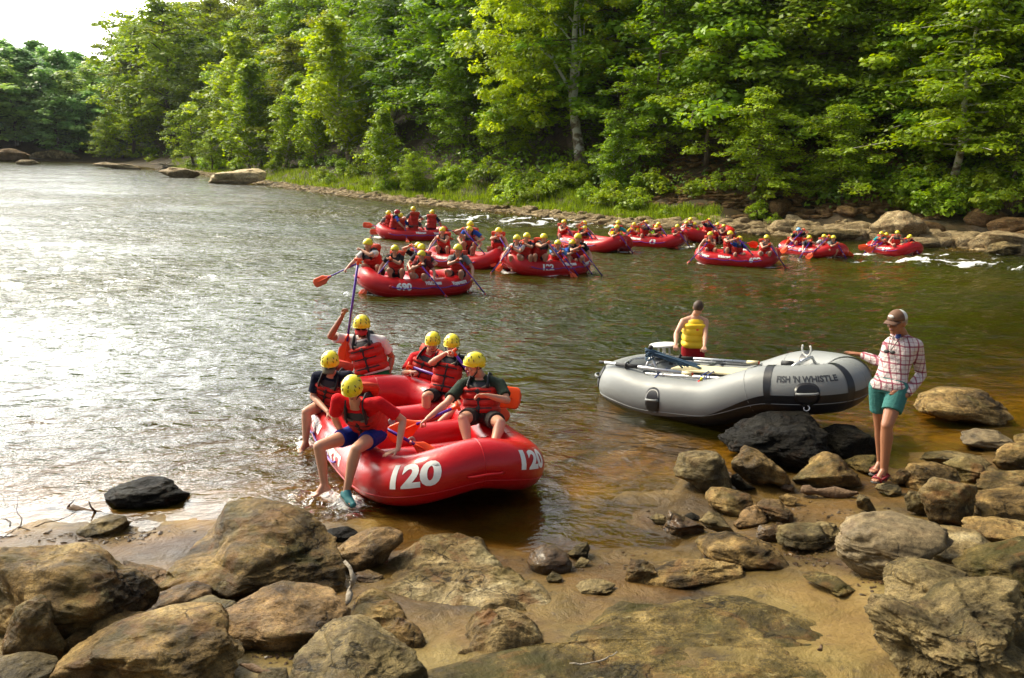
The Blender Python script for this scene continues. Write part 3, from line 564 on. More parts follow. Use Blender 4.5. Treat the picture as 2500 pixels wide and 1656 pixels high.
    g = G().tube([V(-.02, -.70, zt - .03), V(.0, -.82, zt - .11)], .02, 6); g.obj('strap', M['strap_red'], F_); g = G().tube([V(-.0, -.66, zt + .01), V(.0, -.70, zt - .02)], .017, 6); g.obj('strap', M['strap_yellow'], F_)
    # oars lying along the near tube
    def oar(p0, p1, label):
        a, b = r.w(p0), r.w(p1); d = b - a; root = empty('oar', tuple(a), 0, label, 'oar', 'oars strapped on the grey raft')
        G().tube([d * 0, d * .96], .024, 12).obj('shaft', M['aluminium'], root); G().tube([d * .14, d * .40], .029, 12).obj('sleeve', M['rubber'], root)
        G().tube([d * -.07, d * .02], .021, 10).obj('grip', M['rubber'], root); g = G(); t = np.linspace(0, 2 * math.pi, 14, endpoint=False); dd = nz(d); x = nz(np.cross(dd, V(0, 0, 1))); y = np.cross(x, dd); g.tube([d * .27 + .045 * (math.cos(a) * x + math.sin(a) * y) for a in t], .012, 6, closed=True); g.obj('stopper', M['rubber'], root)
        G().tube([d * .90, d * 1.0], [.027, .03], 12).obj('blade_socket', M['board_cream'], root); G().tube([d * .998, d * 1.005], .022, 12).obj('end_plug', M['orange'], root)
    oar(V(-1.58, -.56, zt + .10), V(-.12, -.70, zt + .055), 'aluminium oar with a black sleeve lying along the near tube of the grey raft')
    oar(V(-1.3, .30, zt + .07), V(.35, .28, zt + .07), 'second aluminium oar, lying inside the grey raft beside the cream board')
    # coiled rope over the oar tower
    rng = random.Random(4); g = G()
    for k in range(12):
        a = V(-.86 + rng.uniform(-.03, .03), -yo + rng.uniform(-.03, .03), zt + .30 + rng.uniform(-.03, .04)); b = V(-.28 + rng.uniform(-.2, .1), -.30 + rng.uniform(-.12, .12), zt + .06 + rng.uniform(0, .03)); c = (a + b) / 2 + V(rng.uniform(-.06, .06), rng.uniform(-.06, .06), rng.uniform(-.02, .08))
        t = np.linspace(0, 1, 14)[:, None]; pts = (1 - t) ** 2 * a + 2 * t * (1 - t) * c + t * t * b; g.tube(list(pts), .011, 6)
    for k in range(5):
        th = np.linspace(0, 2 * math.pi, 16, endpoint=False); c0 = V(-.84, -yo + .02, zt + .22 + .02 * k); g.tube([c0 + V(.06 * math.cos(a), .07 * math.sin(a), .04 * math.sin(a + k)) for a in th], .011, 6, closed=True)
    v = g.verts() @ r.R.T + r.c; o = obj('rope', mesh('rope', v, g.f, M['rope_blue'])); tag(o, 'blue grey rope coiled over the oarlock of the grey raft', 'rope')
    return r
GR = grey_raft()
build_water()
# ------------------------------------------------------------------ rocks
ICO = {}
def ico(n):
    if n not in ICO:
        bm = bmesh.new(); bmesh.ops.create_icosphere(bm, subdivisions=n, radius=1); bm.verts.index_update()
        ICO[n] = (np.array([tuple(v.co) for v in bm.verts]), np.array([[v.index for v in f.verts] for f in bm.faces])); bm.free()
    return ICO[n]
def rock_shape(seed, sub=5, p=18, nz_=.05, npl=12, top=.75, flat=True):
    u, f = ico(sub);  rng = np.random.default_rng(seed); k = np.arange(npl); ph = math.pi * (1 + 5 ** .5) * k + rng.uniform(0, 6); zz = 1 - 2 * (k + .5) / npl
    nn = np.stack([np.sqrt(1 - zz ** 2) * np.cos(ph), np.sqrt(1 - zz ** 2) * np.sin(ph), zz], -1) + rng.normal(0, .22, (npl, 3)); nn /= np.linalg.norm(nn, axis=1, keepdims=True); d = rng.uniform(.72, 1.05, npl)
    if flat: nn = np.vstack([nn, nz(V(rng.normal(0, .12), rng.normal(0, .12), 1))]); d = np.r_[d, top]
    c = np.maximum(u @ nn.T, 1e-6) / d; r = (c ** p).sum(1) ** (-1 / p)
    r = r * (1 + nz_ * fbm(u * 1.7 + seed * 3.1, seed, 4) + nz_ * .42 * fbm(u * 6 + seed, seed + 7, 5, .6))
    r = r * (1 - .16 * np.clip(fbm(u * 1.9 + seed * 1.7, seed + 3, 3) - .22, 0, 1)) - .035 * np.abs(vnoise(u * 3.1 + seed)) ** .5 * (nz_ > .04)
    # strata steps
    q = (u * r[:, None]) @ nz(V(.25, .2, 1)) * 7 + .8 * vnoise(u * 2 + seed); r = r + .014 * (np.abs((q % 1) - .5) * 2) ** 4
    return u * r[:, None], f
def rock_outline(name, label, pts, mat, seed, depth=.85, sub=5, p=30, nz_=.05, sink=.25, zg=None, group='rocks along the near shore', cat='rock', top=.8, dz=None, k=1.):
    """pts: source-pixel outline; the boulder is sculpted about its own centre so that its shadow outline follows it"""
    pts = np.array(pts, float); cx, cy = (pts.min(0) + pts.max(0)) / 2; bx, by = pts[pts[:, 1].argmax()]; w = np.ptp(pts[:, 0]); hp = np.ptp(pts[:, 1])
    if dz is None:
        x0 = at(bx, by, .1); z = gz(x0[0], x0[1]) if zg is None else zg
        for _ in range(4): x0 = at(bx, by, z); z = (gz(x0[0], x0[1]) if zg is None else zg)
        d0 = dg(bx, by, z)
    else: d0 = dz
    W_ = w / F * d0; D_ = depth * min(W_, 1.7 * hp / F * d0 + .15); dc = d0 + .42 * D_ * .9; W_ = w / F * dc
    th = PIT + math.atan((cy - 828) / F); Hh = max((hp / F * dc - D_ * math.sin(th) * .8) / math.cos(th), .28 * W_)
    v, f = rock_shape(seed, sub, p, nz_, top=top); v = v * V(W_ / 2, D_ / 2, Hh / 2 * 1.1)
    c = P(cx, cy, dc); rx = v @ RT; ru = v @ UP; rf = v @ FW; cc = pts.mean(0) * .5 + np.array([cx, cy]) * .5
    o2 = np.array([(q - cc) * [1, -1] for q in pts]) * dc / F; NB = 240; an = np.linspace(-math.pi, math.pi, NB, endpoint=False); oc = np.zeros(NB)
    for i, a in enumerate(an):
        dx, dy = math.cos(a), math.sin(a); best = 1e-3
        for s_ in range(len(o2)):
            A = o2[s_]; B = o2[(s_ + 1) % len(o2)]; e = B - A; den = dx * e[1] - dy * e[0]
            if abs(den) < 1e-9: continue
            t = (A[0] * e[1] - A[1] * e[0]) / den; q = (A[0] * dy - A[1] * dx) / den
            if t > 0 and -1e-6 <= q <= 1 + 1e-6: best = max(best, t)
        oc[i] = best
    A_ = np.arctan2(ru, rx); rad = np.hypot(rx, ru); idx = ((A_ + math.pi) / (2 * math.pi) * NB).astype(int) % NB; sil = np.zeros(NB); np.maximum.at(sil, idx, rad)
    for _ in range(3): sil = np.maximum(sil, (np.roll(sil, 1) + np.roll(sil, -1)) / 2 * .995)
    ker = np.array([.1, .2, .4, .2, .1]); sm = lambda q: sum(np.roll(q, j - 2) * ker[j] for j in range(5)); oc = sm(oc); sil = sm(sil); ratio = oc / sil * k
    s_ = np.interp(A_, np.r_[an, math.pi], np.r_[ratio, ratio[0]]); rx = rx * s_; ru = ru * s_
    ctr = P(cc[0], cc[1], dc); v = rx[:, None] * RT + ru[:, None] * UP + rf[:, None] * FW
    me = mesh(name, v, f, M[mat]); o = obj(name, me, None, tuple(ctr)); return tag(o, label, cat, group)
def slab_outline(name, label, pts, mat, seed, h=.12, pw=5, group='rocks along the near shore', cat='rock', nzs=.03, base=-.03, tilt=0., zg=None, res=(70, 120), cat2=None):
    w = []
    for q in pts:
        z = .1 if zg is None else zg
        for _ in range(4): p_ = at(q[0], q[1], z); z = (gz(p_[0], p_[1]) if zg is None else zg) 
        w.append(at(q[0], q[1], z + h * .4)[:2])
    w = np.array(w); c = w.mean(0); o2 = w - c; nr, na = res; an = np.linspace(-math.pi, math.pi, na, endpoint=False); oc = np.zeros(na)
    for i, a in enumerate(an):
        dx, dy = math.cos(a), math.sin(a); best = 1e-3
        for s_ in range(len(o2)):
            A = o2[s_]; B = o2[(s_ + 1) % len(o2)]; e = B - A; den = dx * e[1] - dy * e[0]
            if abs(den) < 1e-9: continue
            t = (A[0] * e[1] - A[1] * e[0]) / den; q = (A[0] * dy - A[1] * dx) / den
            if t > 0 and -1e-6 <= q <= 1 + 1e-6: best = max(best, t)
        oc[i] = best
    oc = (oc + np.roll(oc, 1) + np.roll(oc, -1)) / 3; oc *= 1 + .05 * n2(np.cos(an) * 4, np.sin(an) * 4, seed)
    rr = np.linspace(0.00001, 1, nr) ** .7; Rr, Aa = np.meshgrid(rr, oc, indexing='ij'); _, an2 = np.meshgrid(rr, an, indexing='ij')
    x = c[0] + Rr * Aa * np.cos(an2); y = c[1] + Rr * Aa * np.sin(an2); z0 = ground_z(x, y) if zg is None else np.full(x.shape, zg); sz = max(np.ptp(w[:, 0]), np.ptp(w[:, 1]))
    zc = gz(*c) if zg is None else zg; pro = 1 - Rr ** pw; base_ = .5 * z0 + .5 * zc
    nn = n2(x * 2.2, y * 3.2, seed, 5); rg = -1.2 * np.abs(n2(x * 1.7 + .5 * y, y * 3.0, seed + 5, 6)) ** .7; z = base_ + base + h * pro * (1 + tilt * (y - c[1]) / sz) + (nzs * nn + nzs * 1.5 * rg) * np.clip(pro * 3, 0, 1) - .12 * (Rr > .995)
    v = np.stack([x, y, z], -1).reshape(-1, 3) - V(c[0], c[1], zc); f = []
    i = (np.arange(nr - 1)[:, None] * na + np.arange(na)[None]); j = (np.arange(nr - 1)[:, None] * na + (np.arange(na)[None] + 1) % na); F4 = np.stack([i, i + na, j + na, j], -1).reshape(-1, 4)[:, ::1]
    me = mesh(name, v, F4, M[mat]); o = obj(name, me, None, (c[0], c[1], zc)); return tag(o, label, cat, group)
def Z6(q): return [(x / 2.367, 1150 + y / 2.367) for x, y in q]
def Z7(q): return [(900 + x / 2.959, 1200 + y / 2.959) for x, y in q]
def Z8(q): return [(1600 + x / 2.588, 1050 + y / 2.588) for x, y in q]
def near_rocks():
    B = rock_outline; S = slab_outline; t, pk, g, w_, sm, dk, br, ms = 'rock_tan', 'rock_pink', 'rock_grey', 'rock_white', 'rock_smooth', 'rock_dark', 'rock_brown', 'rock_mossy'
    # bedrock sheets first
    S('rock_slab', 'flat mossy wet rock slab filling the bottom centre of the shore', Z7([(330, 1260), (700, 1170), (1000, 1180), (1300, 1110), (1450, 1010), (1600, 960), (1780, 820), (2100, 830), (2560, 770), (3000, 800), (3280, 900), (3450, 1010), (3700, 1150), (3850, 1400), (3900, 1560), (400, 1600)]), ms, 3, .07, 9, nzs=.017, res=(120, 240))
    B('rock', 'huge rounded brown boulder at the left edge with a dark shaded face', Z6([(-90, 440), (200, 458), (420, 450), (560, 500), (700, 580), (820, 650), (875, 720), (862, 800), (820, 850), (720, 890), (600, 930), (450, 1000), (330, 1010), (150, 960), (-90, 900)]), t, 11, .7, 6, 12)
    B('rock', 'big blocky tan boulder with a flat sloping top beside the beached log', Z6([(1190, 235), (1400, 215), (1600, 245), (1720, 290), (1840, 400), (1950, 490), (2010, 560), (2015, 700), (1985, 775), (1800, 750), (1600, 740), (1400, 775), (1250, 755), (1180, 665), (1000, 655), (1030, 560), (1080, 450), (1130, 330)]), t, 22, .9, 6, 30, .055, top=.62)
    B('rock', 'wet black craggy rock standing in the water at the left', Z6([(565, 150), (640, 90), (800, 50), (950, 55), (1020, 100), (1080, 135), (1065, 175), (960, 222), (800, 245), (650, 232), (600, 190)]), dk, 31, .8, 5, 12, .09, zg=-.05)
    B('rock', 'small grey flat rock at the waterline below the wet black rock', Z6([(440, 350), (520, 290), (620, 255), (720, 262), (742, 300), (700, 352), (560, 372), (470, 368)]), g, 41, .7)
    B('rock', 'upright grey green boulder near the bottom left corner', Z6([(15, 920), (60, 800), (180, 738), (265, 752), (315, 830), (345, 940), (378, 1030), (310, 1118), (150, 1100), (0, 1090)]), t, 51, .7, 5, 9)
    B('rock', 'low rounded boulder cut off by the bottom left corner', Z6([(-60, 1095), (150, 1085), (265, 1110), (340, 1160), (365, 1300), (-60, 1300)]), g, 61, .8)
    B('rock', 'broad tan boulder with iron stains, second from the bottom left corner', Z6([(320, 1130), (380, 1050), (520, 955), (700, 885), (900, 848), (1180, 848), (1255, 900), (1330, 1000), (1388, 1090), (1398, 1200), (1398, 1300), (300, 1300)]), t, 71, .8, 6, 16)
    B('rock', 'small rock wedged behind the broad iron stained boulder', Z6([(380, 1015), (450, 930), (530, 840), (580, 803), (670, 800), (720, 840), (830, 845), (800, 900), (620, 960), (450, 1040)]), t, 81, .8)
    B('rock', 'flat sandy rock between the huge left boulder and the blocky boulder', Z6([(835, 855), (870, 730), (980, 690), (1100, 663), (1200, 690), (1222, 745), (1150, 800), (950, 870)]), pk, 91, .8, p=9)
    B('rock', 'pale pointed rock in front of the blocky boulder', Z6([(955, 860), (1060, 780), (1180, 750), (1365, 765), (1310, 830), (1270, 920), (1180, 940), (1020, 920)]), g, 101, .7)
    B('rock', 'large pinkish rounded boulder at the bottom, left of the driftwood stick', Z6([(1262, 845), (1290, 790), (1430, 730), (1560, 703), (1750, 720), (1900, 760), (2000, 810), (2022, 870), (1980, 925), (1860, 980), (1760, 1045), (1600, 1045), (1480, 1005), (1330, 985), (1280, 910)]), pk, 111, .8, 6, 16)
    B('rock', 'grey topped boulder cut by the bottom edge with a yellow lichen patch', Z6([(1655, 1160), (1700, 1070), (1820, 960), (1900, 918), (2020, 898), (2150, 945), (2260, 1000), (2400, 1060), (2480, 1150), (2520, 1330), (1600, 1330)]), g, 121, .8, 6, 14)
    B('rock', 'small rock at the bottom edge beside the broad iron stained boulder', Z6([(1480, 1190), (1540, 1155), (1640, 1160), (1680, 1230), (1640, 1300), (1470, 1300)]), g, 125, .8)
    B('rock', 'smooth pink grey slab leaning behind the top of the driftwood stick', Z6([(1920, 475), (2020, 390), (2150, 338), (2250, 333), (2325, 360), (2330, 410), (2255, 480), (2235, 530), (2120, 570), (2040, 590), (1970, 530)]), pk, 131, .9, p=9)
    B('rock', 'small dark stone at the waterline behind the blocky boulder', Z6([(1840, 375), (1900, 338), (2000, 330), (2070, 362), (2030, 395), (1900, 408)]), dk, 141, .8)
    B('rock', 'brown wedge of rock beside the sand, right of the huge left boulder', Z6([(640, 525), (800, 568), (1015, 655), (1000, 700), (890, 725), (850, 660)]), pk, 151, .9)
    B('rock', 'small red brown stone by the driftwood stick', Z6([(2050, 590), (2120, 585), (2215, 605), (2200, 640), (2120, 640), (2060, 620)]), br, 155, .8)
    S('rock_slab', 'wide whitish bedrock slab with rust stains in the centre of the shore', Z7([(60, 660), (140, 440), (240, 330), (300, 290), (500, 278), (690, 298), (830, 350), (900, 420), (1000, 490), (1110, 560), (1180, 650), (1330, 690), (1480, 740), (1545, 800), (1300, 850), (1000, 860), (650, 830), (420, 800), (250, 740), (100, 700)]), w_, 5, .17, 6, nzs=.04, tilt=-.3, res=(130, 260))
    S('rock_slab', 'knobbly whitish rock hump beside the small rain puddle', Z7([(690, 900), (820, 860), (1000, 828), (1150, 858), (1270, 940), (1300, 1040), (1180, 1115), (1000, 1155), (800, 1135), (620, 1135), (690, 1040)]), w_, 7, .15, 4, nzs=.045, res=(110, 200))
    S('rock_slab', 'tan cracked rock slab between the pinkish boulder and the puddle', Z7([(-120, 740), (0, 700), (150, 750), (290, 850), (310, 950), (425, 1040), (400, 1105), (200, 1115), (0, 1085), (-190, 950)]), t, 8, .14, 6, nzs=.045, res=(100, 200))
    B('rock', 'dark brown striped wet stone standing in the yellow shallow pool', Z7([(1145, 510), (1180, 440), (1250, 403), (1350, 405), (1430, 450), (1472, 520), (1440, 582), (1220, 606), (1160, 560)]), br, 161, .9, 5, 8, .03)
    B('rock', 'small grey stone right behind the dark brown striped stone', Z7([(1430, 450), (1500, 390), (1580, 373), (1606, 420), (1570, 480), (1480, 492)]), g, 171, .8)
    B('rock', 'tiny pale stone at the right foot of the dark brown striped stone', Z7([(1480, 525), (1540, 485), (1600, 500), (1575, 542), (1500, 552)]), g, 175, .8)
    B('rock', 'tiny pitted stone in front of the dark brown striped stone', Z7([(1280, 620), (1330, 583), (1402, 620), (1390, 662), (1300, 665)]), g, 181, .8)
    B('rock', 'tan cube-like stone perched beside the long streaked slab', Z7([(1860, 570), (1900, 508), (2000, 498), (2062, 540), (2072, 590), (1960, 635), (1880, 660), (1845, 630)]), t, 191, .8)
    B('rock', 'low pale stone at the left end of the long streaked slab', Z7([(1495, 700), (1560, 648), (1700, 648), (1795, 680), (1720, 715), (1560, 735)]), g, 195, .8)
    B('rock', 'long streaked tan slab pointing left from a dark broken end', Z8([(-150, 925), (0, 885), (150, 828), (330, 820), (480, 840), (562, 872), (576, 940), (460, 982), (330, 975), (0, 985), (-120, 975)]), t, 201, .9, 6, 14)
    B('rock', 'tan slab with black speckles lying on the sand behind the streaked slab', Z8([(265, 730), (330, 680), (480, 658), (620, 690), (740, 728), (800, 790), (840, 860), (720, 882), (580, 892), (430, 815), (290, 785)]), t, 211, .9, 5, 16)
    B('rock', 'red brown rounded stone at the left end of the row on the sand', Z8([(620, 665), (670, 608), (740, 608), (778, 650), (772, 710), (700, 706)]), br, 221, .9)
    B('rock', 'long blocky grey stone in the middle of the row on the sand', Z8([(770, 690), (790, 620), (900, 608), (1060, 608), (1102, 680), (1102, 755), (1020, 768), (870, 748), (775, 722)]), g, 231, .8, 5, 20)
    B('rock', 'grey stone at the right end of the row, touching the big smooth boulder', Z8([(980, 612), (1060, 586), (1140, 598), (1178, 650), (1160, 712), (1100, 725), (1020, 680)]), g, 241, .8)
    B('rock', 'big smooth grey egg-shaped boulder on the sand', Z8([(1150, 720), (1180, 640), (1260, 572), (1400, 540), (1560, 540), (1700, 578), (1850, 620), (1880, 690), (1740, 760), (1620, 850), (1530, 925), (1480, 978), (1350, 955), (1230, 875), (1160, 800)]), sm, 251, .9, 6, 5, .025)
    B('rock', 'whitish angular rock resting on the right of the smooth boulder', Z8([(1722, 690), (1800, 648), (2000, 638), (2080, 650), (2170, 770), (2060, 805), (1950, 795), (1850, 845), (1740, 835)]), w_, 261, .9)
    B('rock', 'low tan rock at the right edge behind the whitish angular rock', Z8([(1940, 650), (2040, 588), (2200, 573), (2400, 600), (2420, 720), (2180, 760), (2060, 690)]), t, 271, .9)
    B('rock', 'pale cream angular block right of the driftwood log', Z8([(1670, 385), (1770, 298), (1850, 318), (2000, 340), (2015, 420), (1998, 545), (1900, 615), (1740, 575), (1695, 480)]), w_, 281, .8, 5, 22)
    B('rock', 'large brown block at the right edge beneath a flat rock', Z8([(2010, 445), (2080, 400), (2400, 370), (2420, 600), (2200, 590), (2015, 595), (1995, 520)]), t, 291, .8, 5, 20)
    B('rock', 'flat topped rock at the right edge, on the large brown block', Z8([(2008, 350), (2100, 288), (2200, 285), (2400, 260), (2420, 390), (2150, 425), (2015, 425)]), t, 301, .8)
    B('rock', 'small dark edged rock at the left foot of the cream block', Z8([(1568, 425), (1600, 383), (1672, 388), (1695, 470), (1705, 545), (1580, 505)]), g, 311, .8)
    B('rock', 'tan rock with a notched top right behind the red sandal', Z8([(1570, 330), (1630, 220), (1780, 208), (1912, 250), (1918, 325), (1780, 330), (1680, 385), (1600, 370)]), t, 321, .8, 5, 18)
    B('rock', 'pale slanted rock between the notched rock and the right edge', Z8([(1860, 225), (1960, 168), (2060, 198), (2182, 270), (2100, 310), (2000, 345), (1930, 325), (1905, 260)]), w_, 331, .8, 5, 18)
    B('rock', 'small rounded rock touching the red sandal', Z8([(1478, 300), (1560, 248), (1618, 258), (1600, 330), (1575, 362), (1500, 340)]), t, 341, .8)
    B('rock', 'long grey rock at the waterline right of the woman', Z8([(1688, 175), (1720, 138), (1850, 132), (2040, 160), (2100, 215), (1960, 220), (1860, 232), (1700, 212)]), g, 351, .9)
    B('rock', 'tan block at the right edge by the waterline', Z8([(2125, 200), (2180, 120), (2260, 90), (2400, 80), (2420, 260), (2200, 268)]), t, 361, .8, 5, 18)
    B('rock', 'smooth wet bluish rock in the shallows near the right edge', Z8([(1908, 80), (1960, 20), (2060, -5), (2180, 8), (2252, 60), (2170, 130), (2050, 122)]), sm, 371, .9, p=6)
    B('rock', 'small tan rock at the right edge above the bluish rock', Z8([(2240, 110), (2290, 40), (2400, 20), (2420, 110), (2300, 130)]), t, 375, .8)
    B('rock', 'rounded tan boulder alone in the water at the far right', [(2243, 990), (2270, 962), (2320, 946), (2400, 950), (2455, 985), (2463, 1020), (2420, 1042), (2320, 1030), (2250, 1006)], t, 381, .9, 5, 7, zg=-.02)
    B('rock', 'grey cracked boulder at the waterline left of the row below the grey raft', Z8([(118, 255), (160, 150), (260, 136), (400, 145), (445, 210), (478, 300), (482, 375), (300, 400), (220, 335), (130, 295)]), g, 391, .9, 5, 10)
    B('rock', 'pointed tan boulder, second in the row below the grey raft', Z8([(468, 195), (590, 106), (680, 140), (800, 250), (832, 330), (785, 352), (650, 375), (540, 300), (480, 245)]), t, 401, .8, 5, 20)
    B('rock', 'wedge shaped tan boulder, third in the row below the grey raft', Z8([(848, 305), (980, 220), (1100, 143), (1180, 168), (1277, 280), (1280, 345), (1120, 365), (930, 375)]), t, 411, .8, 5, 20)
    B('rock', 'huge wet black rock holding up the bow of the grey raft', Z8([(440, 60), (570, -50), (760, -105), (1000, -105), (1085, 20), (1115, 140), (1050, 185), (900, 255), (780, 235), (700, 180), (600, 120), (480, 150)]), dk, 421, .8, 6, 20, .08, dz=9.9)
    B('rock', 'shiny black rock behind the legs of the woman', Z8([(1070, 0), (1150, -40), (1270, -25), (1380, 60), (1412, 130), (1400, 170), (1220, 192), (1110, 145)]), dk, 431, .8, 5, 16)
    B('rock', 'low mossy rock just behind the standing foot of the woman', Z8([(1215, 205), (1300, 168), (1400, 163), (1432, 210), (1400, 255), (1280, 275)]), ms, 441, .9)
    B('rock', 'rounded mossy boulder on wet sand, below the grey cracked boulder', Z8([(318, 435), (360, 368), (440, 368), (600, 408), (612, 470), (560, 532), (480, 535), (360, 495)]), t, 451, .9, 5, 9)
    B('rock', 'egg shaped tan stone below the rounded mossy boulder', Z8([(480, 585), (580, 500), (650, 483), (722, 520), (728, 572), (600, 612), (500, 608)]), pk, 461, .9, p=8)
    B('rock', 'half buried pinkish grey rock, left of the driftwood log', Z8([(630, 475), (700, 443), (800, 450), (872, 525), (850, 582), (740, 562)]), pk, 471, .9)
    B('rock', 'pale grey tilted stone beside the brown pointed stone', Z8([(278, 575), (340, 513), (420, 540), (492, 640), (440, 665), (320, 615)]), g, 481, .8, p=20)
    B('rock', 'brown pointed stone at the right end of the shallow pool', Z8([(42, 635), (90, 508), (160, 540), (300, 600), (318, 642), (170, 670), (60, 662)]), br, 491, .8, p=20)
    B('rock', 'small upright grey stone at the right end of the driftwood log', Z8([(1258, 445), (1290, 403), (1340, 420), (1393, 510), (1360, 528), (1280, 492)]), g, 501, .8)
    B('rock', 'flat grey stone in the sand below the red sandal', Z8([(1388, 365), (1440, 342), (1540, 350), (1562, 410), (1500, 420), (1420, 392)]), g, 511, .8)
    B('rock', 'small dark orange stone between the two boulders below the raft', Z8([(785, 365), (820, 328), (872, 350), (878, 398), (825, 392)]), br, 521, .8)
    B('rock', 'flat sandy stone above the half buried pinkish rock', Z8([(780, 425), (840, 403), (905, 430), (880, 482), (820, 482)]), t, 531, .8)
    B('rock', 'dark flat crusty rock half buried left of the craggy outcrop', Z8([(965, 962), (1040, 943), (1180, 950), (1272, 1020), (1262, 1042), (1180, 1057), (1080, 1005)]), ms, 541, .9)
    B('rock', 'dark stone wedged between the cracked boulder and the pointed boulder', Z8([(478, 290), (520, 270), (560, 330), (640, 370), (620, 395), (540, 385), (485, 350)]), dk, 551, .8)
    B('rock', 'small dark half submerged rock left of the pale tilted stone', Z8([(180, 540), (230, 522), (280, 545), (275, 575), (220, 572)]), dk, 556, .8)
    B('rock', 'low pale rock at the water edge beyond the brown pointed stone', Z8([(-40, 560), (10, 530), (60, 540), (75, 580), (20, 600)]), g, 558, .8)
    # craggy outcrop bottom right: three ledges of one rock
    B('rock', 'upper ledge of wavy layered rock at the right, under the smooth boulder', Z8([(1430, 1085), (1510, 960), (1545, 885), (1680, 838), (1850, 868), (2025, 930), (2050, 1010), (1960, 1100), (1850, 1180), (1700, 1190), (1500, 1130)]), g, 561, 1., 6, 10, .07)
    B('rock_outcrop', 'large craggy layered outcrop filling the bottom right corner', Z8([(1375, 1130), (1440, 1082), (1560, 1095), (1700, 1150), (1850, 1120), (1950, 1040), (2150, 1010), (2420, 1000), (2460, 1750), (1540, 1750), (1540, 1550), (1470, 1370), (1400, 1270), (1368, 1190)]), g, 571, .9, 7, 12, .13, sink=.3)
    B('rock', 'long mottled rock along the right edge above the craggy outcrop', Z8([(1980, 960), (1900, 870), (2020, 800), (2200, 740), (2420, 700), (2440, 1060), (2200, 1050)]), ms, 581, .9)
    # driftwood
    def log(name, label, pts, rad, mat, dzz=.04, seed=0, twigs=0):
        rng = random.Random(seed); w = []
        for q in pts:
            z = gz(*at(q[0], q[1], .1)[:2]); z = gz(*at(q[0], q[1], z)[:2]) + (q[2] if len(q) > 2 else dzz); w.append(at(q[0], q[1], z))
        w = [w[0]] + [a * (1 - t) + b * t + V(rng.gauss(0, .006), rng.gauss(0, .006), rng.gauss(0, .004)) for a, b in zip(w[:-1], w[1:]) for t in (.33, .66, 1)]; n = len(w)
        rr = [rad * (.75 + .25 * math.sin(i * 1.7 + seed)) * (1 if 0 < i < n - 1 else .6) for i in range(n)]; g = G().tube(w, rr, 14)
        for k in range(twigs):
            a = w[rng.randrange(1, n - 1)]; d = V(rng.uniform(-.5, .5), rng.uniform(-.5, .5), rng.uniform(.2, .9)); g.tube([a, a + d * .12, a + d * .22 + V(.03, 0, 0)], [rad * .3, rad * .2, rad * .08], 6)
        v = g.verts(); v = v + .25 * rad * np.stack([fbm(v * 22, k) for k in range(3)], -1); c = v.mean(0); return tag(obj(name, mesh(name, v - c, g.f, M[mat]), None, tuple(c)), label, 'driftwood')
    log('driftwood_log', 'weathered brown driftwood log lying on the sand below the woman', [(1958, 1196), (2010, 1202), (2095, 1207)], .062, 'driftwood', .05, 1)
    log('driftwood_stick', 'forked grey stick leaning between the blocky boulder and the pale slab', [(842, 1372, .42), (865, 1410, .3), (858, 1440, .16), (848, 1478, .05)], .024, 'deadwood', .1, 2, 1)
    log('driftwood_log', 'half sunk black log in the water at the left', [(120, 1242, .0), (180, 1248, .0), (262, 1255, .0)], .05, 'driftwood', .0, 3, 2)
    log('driftwood_stick', 'thick dark stick under the bottom boulders', [(585, 1622), (630, 1635), (668, 1645)], .022, 'driftwood', .12, 4)
    log('twig', 'thin curved pale twig on the mossy slab', [(1390, 1619, .13), (1440, 1620, .13), (1480, 1610, .13), (1507, 1595, .13)], .006, 'deadwood', .1, 5)
    log('twig', 'short brown twig on the bare sand near the bottom right', [(1995, 1586, .1), (2012, 1576, .1)], .012, 'driftwood', .1, 6)
    # thin dark strands lying nearly flat in the water at the left
    g = G(); rng = random.Random(3)
    for k in range(6):
        a = at(20 + 90 * rng.random(), 1320 - 40 * rng.random(), .0); p = [a]; d = V(rng.uniform(-.6, .6), rng.uniform(-.1, .9), rng.uniform(.0, .12))
        for j in range(6): d = nz(d + V(*[rng.gauss(0, .45) for _ in range(3)]) * V(1, 1, .12)); p.append(p[-1] + d * .10)
        g.tube(p, [.007 * (1 - j / 8) for j in range(7)], 6)
    c = g.verts().mean(0); tag(obj('dark_strands', mesh('dark_strands', g.verts() - c, g.f, M['bark']), None, tuple(c)), 'tangle of thin dark strands in the water at the left edge', 'strand')
    # pebbles and bark litter on the sand: nobody could count it
    rng = np.random.default_rng(8); g = G(); uu, ff = ico(1); spots = []
    for cx, cy, rx, ry, n in ((1980, 1350, 60, 25, 90), (2030, 1370, 130, 22, 60), (300, 1300, 90, 18, 110), (200, 1312, 120, 12, 50), (680, 1600, 60, 30, 60), (2050, 1250, 180, 30, 70), (1900, 1290, 60, 12, 60), (1500, 1380, 200, 30, 40), (1100, 1395, 40, 20, 30), (2150, 1420, 50, 30, 60), (1750, 1190, 60, 20, 40), (860, 1480, 30, 30, 30), (1800, 1300, 200, 60, 50)):
        for k in range(n): spots.append((cx + rng.normal() * rx * .6, cy + rng.normal() * ry * .6))
    for x, y in spots:
        q = at(x, y, .15); q = at(x, y, gz(q[0], q[1])); s = rng.uniform(.004, .015) * (1.6 if rng.random() < .1 else 1); z = gz(q[0], q[1]); rz = rng.uniform(0, 3)
        v = uu * V(s * rng.uniform(.8, 2.4), s, s * .5) * (1 + .25 * rng.normal(size=(len(uu), 1))); c, s_ = math.cos(rz), math.sin(rz); v = np.c_[v[:, 0] * c - v[:, 1] * s_, v[:, 0] * s_ + v[:, 1] * c, v[:, 2]] + V(q[0], q[1], z + s * .2); g.add(v, [tuple(t_) for t_ in ff])
    tag(obj('pebbles', mesh('pebbles', g.verts(), g.f, M['rock_brown'], smooth=False)), kind='stuff')
near_rocks()
